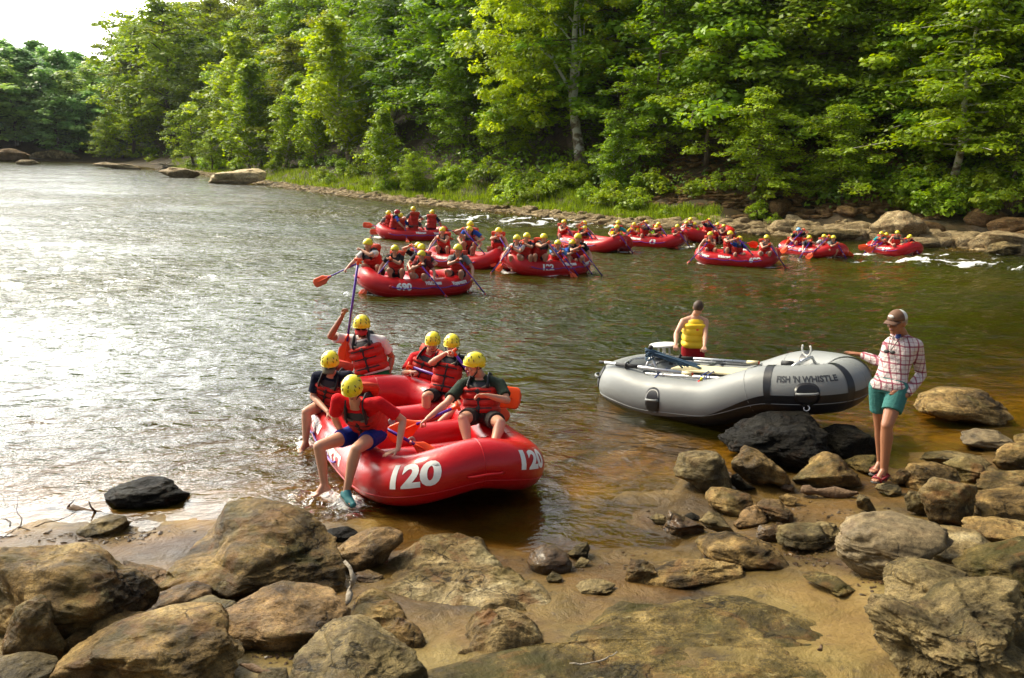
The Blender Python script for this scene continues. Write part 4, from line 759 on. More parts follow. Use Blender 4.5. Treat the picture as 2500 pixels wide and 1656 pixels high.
# ------------------------------------------------------------------ trees and bank
def leaf_cloud(sprays, rng, leaf=(.26, .17), up=.9):
    Vv, Rn = [], []
    for c, r, fl, n, dr in sprays:
        d = rng.normal(size=(n, 3)); d /= np.linalg.norm(d, axis=1, keepdims=True); rad = r * rng.uniform(.25, 1., (n, 1)) ** .6; p = d * rad * V(1, 1, fl)
        p[:, 2] -= .35 * fl * r * (p[:, 0] ** 2 + p[:, 1] ** 2) / r ** 2
        nn = V(0, 0, up) + .5 * d + .42 * rng.normal(size=(n, 3)) + .25 * dr; nn /= np.linalg.norm(nn, axis=1, keepdims=True)
        t = rng.normal(size=(n, 3)) + dr * .8 - V(0, 0, .3); t -= nn * (t * nn).sum(1, keepdims=True); t /= np.linalg.norm(t, axis=1, keepdims=True); b = np.cross(nn, t)
        lk = rng.uniform(.65, 1.25); L_ = lk * leaf[0] * rng.uniform(.6, 1.25, (n, 1)) / 2; W_ = lk * leaf[1] * rng.uniform(.6, 1.25, (n, 1)) / 2; q = c + p
        Vv.append(np.stack([q - t * L_, q + b * W_ - t * L_ * .1, q + t * L_, q - b * W_ - t * L_ * .1], 1).reshape(-1, 3))
        base = rng.uniform(.0, .65); Rn.append(np.repeat(np.clip(base + rng.uniform(0, .35, n), 0, 1), 4))
    v = np.concatenate(Vv); f = np.arange(len(v)).reshape(-1, 4); me = mesh('crown', v, f, M['leaves'], smooth=False); attr(me, 'rnd', np.concatenate(Rn)); return me
def make_tree(seed, Ht, Rm, prof, t0=.22, nb=46, step=.62, sr=.62, fl=.38, n=46, leaf=(.27, .18), rise=.35, tr=.17, bark='bark', lean=.04, droop=.35):
    rng = np.random.default_rng(seed); g = G(); k = 12; tp = [V(0, 0, -.6)]
    w = rng.normal(0, lean, 2)
    for i in range(1, k + 1):
        t = i / k; tp.append(V(w[0] * t * Ht + .12 * math.sin(i * 1.1 + seed), w[1] * t * Ht + .12 * math.cos(i * 1.4 + seed), t * Ht * .96))
    g.tube(tp, [tr * (1 - .9 * (i / k)) + .012 for i in range(k + 1)], 9); TP = np.array(tp); sprays = []
    for b in range(nb):
        t = t0 + (1 - t0) * (b + rng.uniform(0, 1)) / nb; az = b * 2.4 + rng.normal(0, .5); Lb = Rm * prof((t - t0) / (1 - t0)) * rng.uniform(.62, 1.12); o = np.array([np.interp(t * k, range(k + 1), TP[:, i]) for i in range(3)])
        if Lb < .25: sprays.append((o, sr * .8, .8, n // 2, V(0, 0, .5))); continue
        d = V(math.cos(az), math.sin(az), 0); pts = [o]
        for s_ in np.arange(0, 1.01, .25)[1:]: pts.append(o + d * Lb * s_ + V(0, 0, Lb * (rise * s_ - droop * s_ * s_)) + rng.normal(0, .05 * Lb, 3) * V(1, 1, .5))
        g.tube(pts, [.035 * (1 + tr) * (1 - .85 * i / 4) + .006 for i in range(5)], 5, cap=False); PT = np.array(pts)
        for s_ in np.arange(.30, 1.02, min(.5, step / Lb)):
            c = np.array([np.interp(s_ * 4, range(5), PT[:, i]) for i in range(3)]) + rng.normal(0, .16, 3) * V(1, 1, .6); sprays.append((c, sr * rng.uniform(.65, 1.2) * (1.05 - .25 * s_), fl * rng.uniform(.7, 1.4), int(n * rng.uniform(.7, 1.2)), d))
    return g.mesh('trunk', M[bark]), leaf_cloud(sprays, rng, leaf)
rnd_ = lambda u: max(0., math.sin(math.pi * min(1, .12 + .88 * u))) ** .65
cone_ = lambda u: (1 - u) ** .75 * min(1, .55 + 2.2 * u)
lay_ = lambda u: (1 - u ** 2.6) ** .6 * (.72 + .3 * math.sin(u * 17))
TREES = {'round': [make_tree(1, 10, 4.1, rnd_, .12, 54, step=.85, sr=.88, fl=.55, n=58, leaf=(.29, .20), rise=.5), make_tree(2, 11, 4.0, rnd_, .16, 54, step=.85, sr=.9, fl=.55, n=58, leaf=(.29, .20), rise=.55)],
         'cone': [make_tree(3, 10, 3.3, cone_, .10, 60, step=.75, sr=.75, n=54, fl=.65, leaf=(.30, .22), rise=.7, droop=.15, bark='bark_pale', tr=.12), make_tree(4, 10, 3.1, cone_, .12, 60, step=.75, sr=.75, n=54, fl=.65, leaf=(.3, .22), rise=.75, droop=.15, bark='bark_pale', tr=.11)],
         'layer': [make_tree(5, 10, 4.7, lay_, .10, 44, step=.8, sr=1.0, fl=.42, n=74, rise=.22, droop=.32), make_tree(6, 10, 4.4, lay_, .12, 48, step=.8, sr=1.0, fl=.42, n=74, rise=.18, droop=.35), make_tree(7, 11, 4.9, lay_, .18, 48, step=.8, sr=1.0, fl=.42, n=74, rise=.25, droop=.3, bark='bark_pale')],
         'far': [make_tree(8, 10, 3.6, rnd_, .08, 34, step=1.1, sr=1.05, fl=.5, n=52, leaf=(.46, .32)), make_tree(9, 10, 3.3, rnd_, .05, 34, step=1.1, sr=1.0, fl=.5, n=52, leaf=(.46, .32))],
         'tall': [make_tree(10, 17, 3.0, rnd_, .62, 40, leaf=(.28, .19), tr=.16, lean=.02)]}
def bush(seed, n=30, leaf=(.15, .10)):
    rng = np.random.default_rng(seed); sp = []; g = G()
    for k in range(n):
        a = rng.uniform(0, 6.28); r = rng.uniform(0, .75) ** .7; h = rng.uniform(.15, 1.) * (1.05 - r * .7); c = V(r * math.cos(a), r * math.sin(a), h); sp.append((c, rng.uniform(.18, .32), .6, 40, nz(c)))
        g.tube([V(0, 0, -.1), c * V(.4, .4, .5), c], [.018, .012, .004], 5)
    return g.mesh('stem', M['bark']), leaf_cloud(sp, rng, leaf, .7)
BUSH = [bush(21), bush(22), bush(23)]
GT = 'trees on the wooded hillside'
def tree(p, kind, i, sc, col, label, group=GT, rz=0., name='tree', sz=1., cat='tree', wd=1.):
    T = (BUSH if kind == 'bush' else TREES[kind]); tr, cr = T[i % len(T)]
    r = empty(name, tuple(p), rz, label, cat, group); r.scale = (sc * wd, sc * wd, sc * sz)
    a = obj('stem' if kind == 'bush' else 'trunk', tr, r); b = obj('foliage' if kind == 'bush' else 'crown', cr, r); b.color = tuple(col) + (1,); return r
_OF = np.r_[-1., -.6, -.3, 0, .3, .6, 1, 1.5, 2, 2.5, 3, 4, 5, 6, 7, 8, 9, 10, 12, 14, 17, 20, 24, 28, 33, 38, 44, 50, 56, 64]
def _tab():
    px = np.arange(230, 2701, 10.); v = FW[None] + RT[None] * (px[:, None] - 1250) / F - UP[None] * (430 - 828) / F; v = v / v[:, 1:2]; ys = np.arange(28, 320, .4); x = v[:, :1] * ys[None]; y = np.broadcast_to(ys, x.shape)
    b = sdist(x, y, FS, -1); T = np.zeros((len(px), len(_OF), 3))
    for k, o in enumerate(_OF):
        i = np.argmax(b > o, axis=1); j_ = np.maximum(i - 1, 0); r = np.arange(len(px)); b0, b1 = b[r, j_], b[r, i]; t = np.clip((o - b0) / (b1 - b0 + 1e-9), 0, 1); yy = ys[j_] * (1 - t) + ys[i] * t; T[:, k, 0] = v[:, 0] * yy; T[:, k, 1] = yy
    T[..., 2] = ground_z(T[..., 0], T[..., 1]); return T
_T = _tab()
def at_off(px, off):
    a = min(max((px - 230) / 10, 0), len(_T) - 1.001); i = int(a); a -= i; b = min(np.interp(off, _OF, range(len(_OF))), len(_OF) - 1.001); k = int(b); b -= k
    return (_T[i, k] * (1 - a) + _T[i + 1, k] * a) * (1 - b) + (_T[i, k + 1] * (1 - a) + _T[i + 1, k + 1] * a) * b
    v = FW + RT * (px - 1250) / F - UP * (430 - 828) / F; v = v / v[1]; ys = np.arange(28, 320, .5); x = v[0] * ys; b = sdist(x, ys, FS, -1); k = np.argmax(b > off); y = ys[k] - .25; x = v[0] * y; return V(x, y, gz(x, y))
# leaf colours, the distant hill one lightened and blued in place of haze
YG = (.20, .285, .010); YB = (.26, .335, .010); MG = (.155, .245, .016); LG = (.195, .275, .017); DG = (.10, .175, .015); HAZE_G = (.21, .34, .11); OL = (.20, .235, .022)
def j(c, rng, a=.12): return tuple(np.clip(np.array(c) * rng.uniform(1 - a, 1 + a) * rng.uniform(.93, 1.07, 3), 0, 1))
def vegetation():
    rg = np.random.default_rng(77)
    def ft(px, off, kind, i, topy, col, label, sz=1., k=1., wd=1.3):
        p = at_off(px, off); d = float((p - CP) @ FW); base = 10 if kind not in ('tall',) else 17; hr = 370 + (px - 1250) * .026; Ht = (hr - topy) / F * d + H - p[2]; sc = Ht / base * k
        return tree(p, kind, i, sc, col, label, GT, rg.uniform(0, 6), sz=sz, wd=wd if kind != 'tall' else .8)
    ft(262, 2, 'round', 0, 290, YG, 'low bright yellow green tree on the point at the far left end of the bank')
    ft(330, 5, 'round', 1, 200, YG, 'rounded bright green tree second from the point at the far left')
    ft(425, 9, 'round', 0, 10, LG, 'tall leaning light green tree against the white sky at left', 1.)
    ft(470, 3, 'round', 1, 262, YG, 'medium bright tree with a thin bare stem above the driftwood pile')
    ft(560, 5, 'cone', 0, 80, YB, 'pointed bright yellow green tree behind the smooth pale boulder')
    ft(610, 4, 'cone', 1, 150, YG, 'second pointed bright tree just right of the tallest pointed one at left')
    ft(520, 2.5, 'round', 1, 330, YG, 'low bushy bright tree hanging over the water beside the smooth pale boulder')
    ft(700, 5, 'cone', 0, 185, YG, 'bright leafy tree with slanted pale stems above the grass')
    ft(770, 6, 'cone', 1, 195, YG, 'yellow green tree left of the tall pointed one in the centre left')
    ft(855, 7, 'cone', 0, 55, YB, 'tall pointed yellow green tree in the centre left')
    ft(935, 3, 'cone', 1, 262, YG, 'small bright conical tree at the edge of the gravel beach')
    ft(1010, 3, 'round', 0, 370, YG, 'very low bright bushy tree right of the small conical one')
    ft(1130, 9, 'round', 1, 190, MG, 'green tree left of and below the big pale barked tree'); ft(1235, 8, 'round', 0, 240, YG, 'leafy green tree directly under the crown of the big pale barked tree')
    ft(1560, 8, 'layer', 0, 170, MG, 'layered green tree just right of the pale trunk'); ft(1500, 5, 'cone', 1, 290, MG, 'slender green tree with a double stem beside the pale trunk')
    ft(1720, 9, 'layer', 1, 85, LG, 'layered tree with drooping sprays right of the dark gap'); ft(1845, 5, 'layer', 0, 225, LG, 'tree with broad drooping sprays low over the rocks'); ft(1930, 12, 'layer', 2, -90, LG, 'big layered tree reaching the top of the picture right of the dark gap')
    ft(2060, 5.5, 'layer', 1, 250, LG, 'light green layered tree above the big brown boulder'); ft(2120, 11, 'layer', 0, -60, MG, 'tall layered tree behind the big brown boulder')
    ft(2335, 7, 'layer', 2, 30, YG, 'bright tree with a slim pale leaning trunk at the right'); ft(2240, 12, 'layer', 1, -80, LG, 'tall light green tree left of the slim pale trunk'); ft(2470, 6, 'layer', 0, 210, LG, 'low layered tree at the right edge above the stones'); ft(2440, 12, 'layer', 2, -120, YG, 'tall bright tree in the top right corner')
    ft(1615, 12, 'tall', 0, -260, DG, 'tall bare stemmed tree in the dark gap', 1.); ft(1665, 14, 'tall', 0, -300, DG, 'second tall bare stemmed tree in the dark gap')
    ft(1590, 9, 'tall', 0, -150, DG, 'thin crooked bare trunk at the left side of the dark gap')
    # the ranks behind
    kinds = ['round', 'layer', 'round', 'layer', 'cone']
    lab = {0: 'green tree in the dense forest climbing the left part of the hillside', 1: 'dark green tree in the shaded forest of the hillside behind the pale barked tree', 2: 'layered green tree in the dense forest on the right part of the hillside'}
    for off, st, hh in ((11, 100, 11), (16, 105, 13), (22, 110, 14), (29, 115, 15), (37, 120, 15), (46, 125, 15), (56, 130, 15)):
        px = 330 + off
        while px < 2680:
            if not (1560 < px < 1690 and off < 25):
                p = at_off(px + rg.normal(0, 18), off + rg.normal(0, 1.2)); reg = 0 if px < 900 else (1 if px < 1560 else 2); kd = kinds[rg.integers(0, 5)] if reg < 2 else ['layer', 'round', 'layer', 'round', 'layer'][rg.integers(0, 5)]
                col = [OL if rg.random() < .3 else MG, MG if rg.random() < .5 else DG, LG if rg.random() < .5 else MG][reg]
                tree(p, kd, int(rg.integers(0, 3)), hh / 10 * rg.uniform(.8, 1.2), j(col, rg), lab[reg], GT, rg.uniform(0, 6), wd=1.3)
            d = np.hypot(*p[:2]) if px > 340 else 100; px += st * (.55 + .45 * 50 / max(d, 40)) * rg.uniform(.85, 1.15)
    # far hill at the left: haze and extra brightness painted into the leaf colour
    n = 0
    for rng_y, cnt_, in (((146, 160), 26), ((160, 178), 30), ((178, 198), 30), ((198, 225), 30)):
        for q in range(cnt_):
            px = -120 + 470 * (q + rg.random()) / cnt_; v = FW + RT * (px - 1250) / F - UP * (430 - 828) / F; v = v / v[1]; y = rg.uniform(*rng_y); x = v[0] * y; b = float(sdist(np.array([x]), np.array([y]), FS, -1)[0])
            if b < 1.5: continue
            tree((x, y, gz(x, y)), 'far', int(rg.integers(0, 2)), rg.uniform(.85, 1.2) * (1.22 - .45 * max(px, 0) / 340), j(HAZE_G if rg.random() < .7 else (.30, .42, .11), rg), 'tree on the distant wooded hill at the left, leaves tinted bluish for haze', 'trees on the distant hill', rg.uniform(0, 6), wd=1.45)
    # big pale barked tree with its crown
    dS = float((at_off(1420, 8.5) - CP) @ FW); g = G(); Q = lambda x, y, dd=0: P(x, y, dS + dd)
    gnd = at_off(1420, 8.5)
    trunk = [V(gnd[0], gnd[1], gnd[2] - .3), Q(1418, 405), Q(1412, 350), Q(1403, 290), Q(1398, 232), Q(1402, 150), Q(1403, 80), Q(1408, 0), Q(1400, -90), Q(1395, -170)]
    g.tube(trunk, [.44, .38, .34, .31, .27, .21, .17, .13, .09, .03], 14)
    for pts, r0 in (([Q(1404, 250), Q(1378, 195), Q(1345, 140), Q(1310, 112), Q(1270, 95, -.5), Q(1215, 85, -1)], .12), ([Q(1406, 235), Q(1412, 170), Q(1425, 125), Q(1450, 100, .4), Q(1490, 92, .6), Q(1530, 60, .8)], .12), ([Q(1412, 150), Q(1418, 95), Q(1414, 40), Q(1432, -10), Q(1450, -60)], .08), ([Q(1402, 110), Q(1370, 70), Q(1330, 40), Q(1290, 5)], .07), ([Q(1352, 150), Q(1345, 110), Q(1325, 70)], .05), ([Q(1425, 125), Q(1426, 60), Q(1450, 20)], .05), ([Q(1403, 60), Q(1360, 0), Q(1300, -60)], .06)):
        g.tube(pts, [r0 * (1 - .8 * i / (len(pts) - 1)) for i in range(len(pts))], 8)
    org = V(gnd[0], gnd[1], gnd[2]); root = empty('tree', tuple(org), 0, 'big tree with a mottled pale trunk and a wide bright yellow green crown', 'tree', GT)
    obj('trunk', mesh('trunk', g.verts() - org, g.f, M['bark_pale']), root)
    sp = []
    for k in range(430):
        a = rg.uniform(0, 2 * math.pi); r = rg.uniform(0, 1) ** .5 * (1 + .12 * math.sin(5 * a)); cx = 1350 + 215 * r * math.cos(a); cy = 60 + 195 * r * math.sin(a); dd = rg.normal(0, 1.9)
        if 1358 < cx < 1445 and cy > 30 and dd < 1.6: continue
        if 1320 < cx < 1480 and cy > 190: continue
        if cx > 1480 and cy > 150: continue
        if cx < 1250 and cy > 215: cx += 40
        c = Q(cx, cy, dd) - org; sp.append((c, rg.uniform(.45, .85), .55, 46, nz(V(math.cos(a), -.4, .2))))
    for k in range(70):
        c = Q(1180 + rg.uniform(0, 170), 180 + rg.uniform(0, 130), rg.normal(0, 1)) - org; sp.append((c, rg.uniform(.4, .7), .5, 46, V(0, -.3, -.3)))
    b = obj('crown', leaf_cloud(sp, rg, (.30, .22)), root); b.color = YB + (1,)
    # bank shrubs
    bl = ['leafy green shrub on the grassy strip of the far bank', 'bright green shrub among the stones of the far bank', 'green shrub overhanging the water at the left of the far bank']
    for k in range(86):
        px = rg.uniform(250, 2520) if k < 60 else rg.uniform(250, 1500); off = rg.uniform(2.6, 6.5) if px < 1600 else rg.uniform(4.5, 8.5); p = at_off(px, off); s = rg.uniform(.7, 1.7); reg = 2 if px < 620 else (0 if px < 1620 else 1)
        tree(p, 'bush', k, s * (1.3 if px < 700 else .95), j([YG, LG, YG][0 if px < 1100 else 1], rg, .2), bl[reg], 'shrubs on the far bank', rg.uniform(0, 6), 'shrub', cat='shrub')
    for px, off, s in ((1630, 2.6, .6), (1860, 3.6, .9), (1900, 2.6, .6), (2300, 5, .9), (2420, 5, .9), (1480, 3.5, 1.2), (1550, 3.2, 1.3), (1245, 4, 1.4)):
        tree(at_off(px, off), 'bush', int(px), s, LG, bl[0 if px < 1620 else 1], 'shrubs on the far bank', px, 'shrub', cat='shrub')
    # undergrowth and grass
    sp = []
    for k in range(4200):
        px = rg.uniform(300, 2650); off = 5 + 50 * rg.random() ** 1.4; p = at_off(px, off)
        if 1560 < px < 1980 and off < 12 and rg.random() < .8: continue
        sp.append((p + V(0, 0, rg.uniform(.1, 1.1)), rg.uniform(.5, 1.3), .6, 24, V(0, -.5, .1)))
    u = obj('undergrowth', leaf_cloud(sp, rg, (.26, .18), .7)); u.color = DG + (1,); tag(u, kind='stuff')
    vv = []; px = rg.uniform(420, 1760, 5200); pts = [at_off(a, 1.5 + 3.4 * rg.random() ** .8 * (1 if a < 1500 else .6)) for a in px]
    for p in pts:
        for q in range(7):
            c = p + V(rg.normal(0, .12), rg.normal(0, .12), 0); h = rg.uniform(.12, .42); a = rg.uniform(0, 3.14); d = V(math.cos(a), math.sin(a), 0) * .02; t = c + V(rg.normal(0, .1), rg.normal(0, .1), h); vv += [c - d, c + d, t + d * .3, t - d * .3]
    v = np.array(vv); me = mesh('grass', v, np.arange(len(v)).reshape(-1, 4), M['leaves'], smooth=False); attr(me, 'rnd', np.repeat(rg.uniform(0, 1, len(v) // 4), 4)); o = obj('grass', me); o.color = (.14, .20, .018, 1); tag(o, kind='stuff')
    # stones of the far bank
    protos = [mesh('stone', *rock_shape(300 + k, 3, 16, .1), M['rock_far']) for k in range(6)] + [mesh('stone', *rock_shape(320 + k, 3, 16, .1), M['rock_far_brown']) for k in range(4)]
    cnt = 0
    while cnt < 230:
        px = 650 + 1900 * rg.random() ** .55; right = (px - 700) / 1800; off = rg.uniform(-.3, 1.6 + 5. * max(right, 0) * rg.random()); p = at_off(px, off); s = rg.uniform(.18, .36) * (1 + 1.5 * max(0, right - .3)) * (1.6 if rg.random() < .12 * right else 1)
        o = obj('bank_stone', protos[rg.integers(0, 6) if off < 2.8 else rg.integers(6, 10)], None, tuple(p + V(0, 0, s * .12))); o.scale = (s * rg.uniform(.8, 1.5), s, s * rg.uniform(.45, .8)); o.rotation_euler = (rg.normal(0, .15), rg.normal(0, .15), rg.uniform(0, 6)); tag(o, ['pale angular stone on the gravel edge of the far bank', 'brown stone in the rubble under the trees of the far bank'][int(off >= 2.8)], 'stone', 'stones along the far bank'); cnt += 1
    g = G(); uu, ff = ico(1)
    for k in range(5200):
        px = 480 + 2050 * rg.random(); off = rg.uniform(-.3, 1.8 + 1.2 * (px > 1500)); p = at_off(px, off); s = rg.uniform(.06, .17); g.add(uu * V(s * rg.uniform(1, 1.8), s, s * .6) * (1 + .2 * rg.normal(size=(len(uu), 1))) + p, ff)
    tag(obj('gravel', mesh('gravel', g.verts(), np.array(g.f), M['rock_far'], smooth=False)), kind='stuff')
    g = G()
    for k in range(1500):
        px = rg.uniform(1560, 2300); p = at_off(px, rg.uniform(4, 11)); s = rg.uniform(.08, .28); g.add(uu * V(s * 1.5, s, s * .5) * (1 + .25 * rg.normal(size=(len(uu), 1))) + p, ff)
    tag(obj('rubble', mesh('rubble', g.verts(), np.array(g.f), M['rock_far_brown'], smooth=False)), kind='stuff')
    B = lambda l, q, m_, sd, dep=.8, p=12, **k: rock_outline('boulder', l, q, m_, sd, dep, 5, p, .06, zg=-.05, group='big boulders on the far bank', cat='boulder', **k)
    B('smooth pale whaleback boulder at the water on the left far bank', [(508, 448), (515, 430), (550, 418), (590, 412), (625, 408), (650, 420), (648, 440), (610, 452), (560, 452)], 'rock_pale', 601, .8, 7)
    B('rounded grey boulder with shrubs, right behind the smooth whaleback boulder', [(618, 410), (630, 396), (665, 392), (700, 400), (690, 425), (640, 428)], 'rock_far', 602)
    B('big brown rounded boulder on the far bank at the right', [(2022, 548), (2030, 520), (2052, 496), (2085, 490), (2112, 510), (2128, 545), (2100, 562), (2055, 565)], 'rock_far_brown', 603, .8, 9)
    B('biggest whitish grey boulder on the far bank, behind the raft farthest right', [(2126, 552), (2150, 535), (2170, 515), (2195, 513), (2215, 530), (2250, 535), (2276, 555), (2270, 588), (2235, 600), (2180, 590), (2140, 572)], 'rock_far', 604, .8, 14)
    B('tan slanting slab of rock left of the big brown boulder', [(1905, 552), (1925, 522), (1945, 525), (1985, 550), (1990, 562), (1940, 566)], 'rock_far', 605)
    B('dark upright broken rock at the waterline left of the slanting slab', [(1862, 562), (1866, 535), (1900, 535), (1928, 545), (1925, 562), (1890, 566)], 'rock_grey', 606, .8, 20)
    B('low long grey ledge at the water below the big brown boulder', [(1960, 575), (1975, 560), (2040, 558), (2100, 566), (2125, 580), (2060, 592), (1990, 588)], 'rock_grey', 607)
    B('squat grey rock at the water by the right edge', [(2405, 618), (2420, 595), (2455, 588), (2480, 600), (2478, 622), (2440, 628)], 'rock_grey', 608)
    B('small white stone among shrubs at the right far bank', [(2315, 545), (2322, 532), (2340, 533), (2344, 546), (2330, 550)], 'rock_white', 609)
    B('flat pale stone on the gravel of the far bank below the pale trunk', [(1455, 510), (1462, 495), (1490, 505), (1495, 515), (1470, 518)], 'rock_far', 610)
    B('round pale boulder in the grass left of the pale trunk', [(1200, 470), (1205, 458), (1225, 456), (1234, 464), (1230, 472)], 'rock_white', 611)
    B('flat grey rock just above the water behind the raft numbered 63', [(1600, 542), (1612, 533), (1630, 536), (1634, 544), (1615, 547)], 'rock_grey', 612)
    B('low pale rocks piled along the far left shore', [(215, 402), (250, 396), (330, 404), (352, 416), (300, 415)], 'rock_far', 613); B('pale rock under the driftwood pile at the left', [(385, 420), (410, 408), (450, 410), (490, 422), (470, 436), (415, 432)], 'rock_far', 614)
    B('layered pale ledge across the river at the far left', [(60, 388), (90, 372), (130, 364), (170, 372), (205, 388), (180, 396), (90, 394)], 'rock_grey', 615, .6)
    B('dark ledge of rock at the left edge across the river', [(-30, 392), (-20, 365), (30, 362), (75, 378), (70, 394), (20, 396)], 'rock_far_brown', 616, .6)
    B('flat pale rock in the river at the far left', [(34, 400), (50, 390), (85, 392), (100, 400), (70, 405)], 'rock_far', 617, .6)
    g = G(); c0 = at_off(405, 0.6)
    for k in range(16): d = V(rg.uniform(-2.2, 2.2), rg.uniform(-.6, .6), rg.uniform(.0, 1.0)); g.tube([c0 - d * .5 + V(rg.uniform(-1, 1), 0, .2), c0 + d * .2 + V(0, 0, .4), c0 + d], [.09, .07, .03], 6)
    c = g.verts().mean(0); tag(obj('driftwood_pile', mesh('driftwood_pile', g.verts() - c, g.f, M['deadwood']), None, tuple(c)), 'pile of bleached dead branches at the water on the left far bank', 'driftwood')
vegetation()
# ------------------------------------------------------------------ people
def bake(g, vox, name, mat, smooth=5, fac=.5):
    me = mesh('tmp', g.verts(), g.f); o = obj('tmp', me); r = o.modifiers.new('r', 'REMESH'); r.mode = 'VOXEL'; r.voxel_size = vox; r.use_smooth_shade = True
    s = o.modifiers.new('s', 'SMOOTH'); s.factor = fac; s.iterations = smooth
    dep = bpy.context.evaluated_depsgraph_get(); out = bpy.data.meshes.new_from_object(o.evaluated_get(dep)); bpy.data.objects.remove(o); bpy.data.meshes.remove(me)
    out.name = name; out.materials.clear(); out.materials.append(M[mat]); out.polygons.foreach_set('use_smooth', np.ones(len(out.polygons), bool)); return out
def lerp(a, b, t): return a * (1 - t) + b * t
def ik(a, b, l1, l2, pole):
    d = b - a; D = np.linalg.norm(d); D_ = min(D, (l1 + l2) * .995); b = a + nz(d) * D_; x = (l1 * l1 - l2 * l2 + D_ * D_) / (2 * D_); h = math.sqrt(max(l1 * l1 - x * x, 0)); n = nz(d); p = np.asarray(pole, float) - n * (n @ pole)
    return a + n * x + nz(p) * h, b
def hand(g, w, d, n, side, mode, s, fr=.0078):
    """w wrist, d hand direction, n palm facing, side +1 right hand / -1 left"""
    d = nz(d); n = nz(n - d * (n @ d)); l = np.cross(d, n) * side; cur = {'flat': (.06, .1, .1), 'relax': (.35, .5, .4), 'grip': (.95, 1.35, .9), 'rest': (.2, .25, .2)}[mode]
    for i, (o, ln) in enumerate(((-.030, .072), (-.010, .082), (.010, .077), (.029, .060))):
        k0 = w + d * .015 * s + l * o * .55 * s; k1 = w + d * (.088 - .004 * abs(i - 1)) * s + l * o * s; g.tube([k0, lerp(k0, k1, .5), k1], [.0155 * s, .0145 * s, .0115 * s], 8); g.ball(k1, .0112 * s, 7)
        a = 0; p = k1; sp = (l * o * (5. if mode == 'flat' else 1.5))
        for kk, (f, q) in enumerate(zip((.46, .30, .24), cur)):
            a += q; dd = nz(d * math.cos(a) + n * math.sin(a) + sp * .9 * (kk == 0 or mode == 'flat') * (1 if mode != 'grip' else 0)); e = p + dd * ln * f * s; g.tube([p, e], [(fr + .0012 - .0008 * kk) * s, (fr + .0004 - .0008 * kk) * s], 8); g.ball(e, (fr + .0002 - .0008 * kk) * s, 6); p = e
    b = w + d * .030 * s - l * .026 * s + n * .006 * s; t1 = nz(d * .65 - l * .75 + n * (.25 if mode != 'grip' else .8)); t2 = nz(d * .9 - l * .25 + n * (.2 if mode != 'grip' else 1.2)); e1 = b + t1 * .040 * s; e2 = e1 + t2 * .030 * s
    g.tube([w + d * .01 * s - l * .012 * s, b], [.014 * s, .014 * s], 8); g.tube([b, e1, e2], [.0125 * s, .0105 * s, .0085 * s], 8); g.ball(e2, .0085 * s, 6); g.ball(e1, .0105 * s, 6)
def tor_frame(J, t):
    """spine frame at t: 0 hips .. 1 neck base"""
    P0, P1 = J['pel'], J['nk']; mid = (P0 + P1) / 2 + J['bend']; c = (1 - t) ** 2 * P0 + 2 * t * (1 - t) * mid + t * t * P1; u = nz(2 * (1 - t) * (mid - P0) + 2 * t * (P1 - mid)); q = min(max(t, 0), 1)
    l = nz(lerp(J['plat'], J['lat'], q)); l = nz(l - u * (l @ u)); return c, u, l, np.cross(u, l)
def torso(J, prof, inf=0., t0=-.12, t1=1., n=24, nr=16, sw=1., k=2.3):
    s = J['s']; rings = []; tt = np.linspace(t0, t1, nr); T = [p[0] for p in prof]
    for t in tt:
        c, u, l, f = tor_frame(J, t); wx = np.interp(t, T, [p[1] for p in prof]) * J['bw'] * s; dy = np.interp(t, T, [p[2] for p in prof]) * J['bd'] * s; i_ = inf(t) if callable(inf) else inf; ring = []
        for q in np.linspace(0, 2 * math.pi, n, endpoint=False):
            cx, sy = math.cos(q), math.sin(q); e = 2 / k; ring.append(c + l * (wx + (i_[0] if isinstance(i_, tuple) else i_) * s) * math.copysign(abs(cx) ** e, cx) + f * (dy + (i_[1] if isinstance(i_, tuple) else i_) * s) * math.copysign(abs(sy) ** e, sy))
        rings.append(np.array(ring))
    return rings
BODY = [(-.14, .10, .085), (-.05, .158, .112), (.08, .165, .115), (.28, .145, .105), (.45, .145, .105), (.65, .165, .118), (.80, .168, .115), (.92, .125, .085), (1.02, .065, .06)]
def joints(**k):
    J = dict(s=1., bw=1., bd=1., bend=V(0, 0, 0)); J.update(k); s = J['s']; J['lat'] = nz(J['lat']); J['plat'] = nz(J.get('plat', J['lat'])); c, u, l, f = tor_frame(J, .93)
    for sd, x in (('R', 1), ('L', -1)):
        J.setdefault('sh' + sd, J['nk'] + l * x * .178 * s * (J['bw'] * .5 + .5) - u * .055 * s)
        J['hp' + sd] = J['pel'] + J['plat'] * x * .092 * s
        if 'el' + sd not in J: J['el' + sd], J['wr' + sd] = ik(J['sh' + sd], J['wr' + sd], .285 * s, .255 * s, J.get('pole' + sd, V(0, 0, -1) + l * x * .5 - f * .3))
        if 'kn' + sd not in J: J['kn' + sd], J['an' + sd] = ik(J['hp' + sd], J['an' + sd], .42 * s, .41 * s, J.get('kp' + sd, f + V(0, 0, .6)))
        J.setdefault('toe' + sd, nz(f * V(1, 1, 0) - V(0, 0, .15)))
    J['face'] = nz(J['face']); J.setdefault('hup', V(0, 0, 1)); J['hup'] = nz(J['hup'] - J['face'] * (J['hup'] @ J['face'])); J['hr'] = np.cross(J['face'], J['hup']); return J
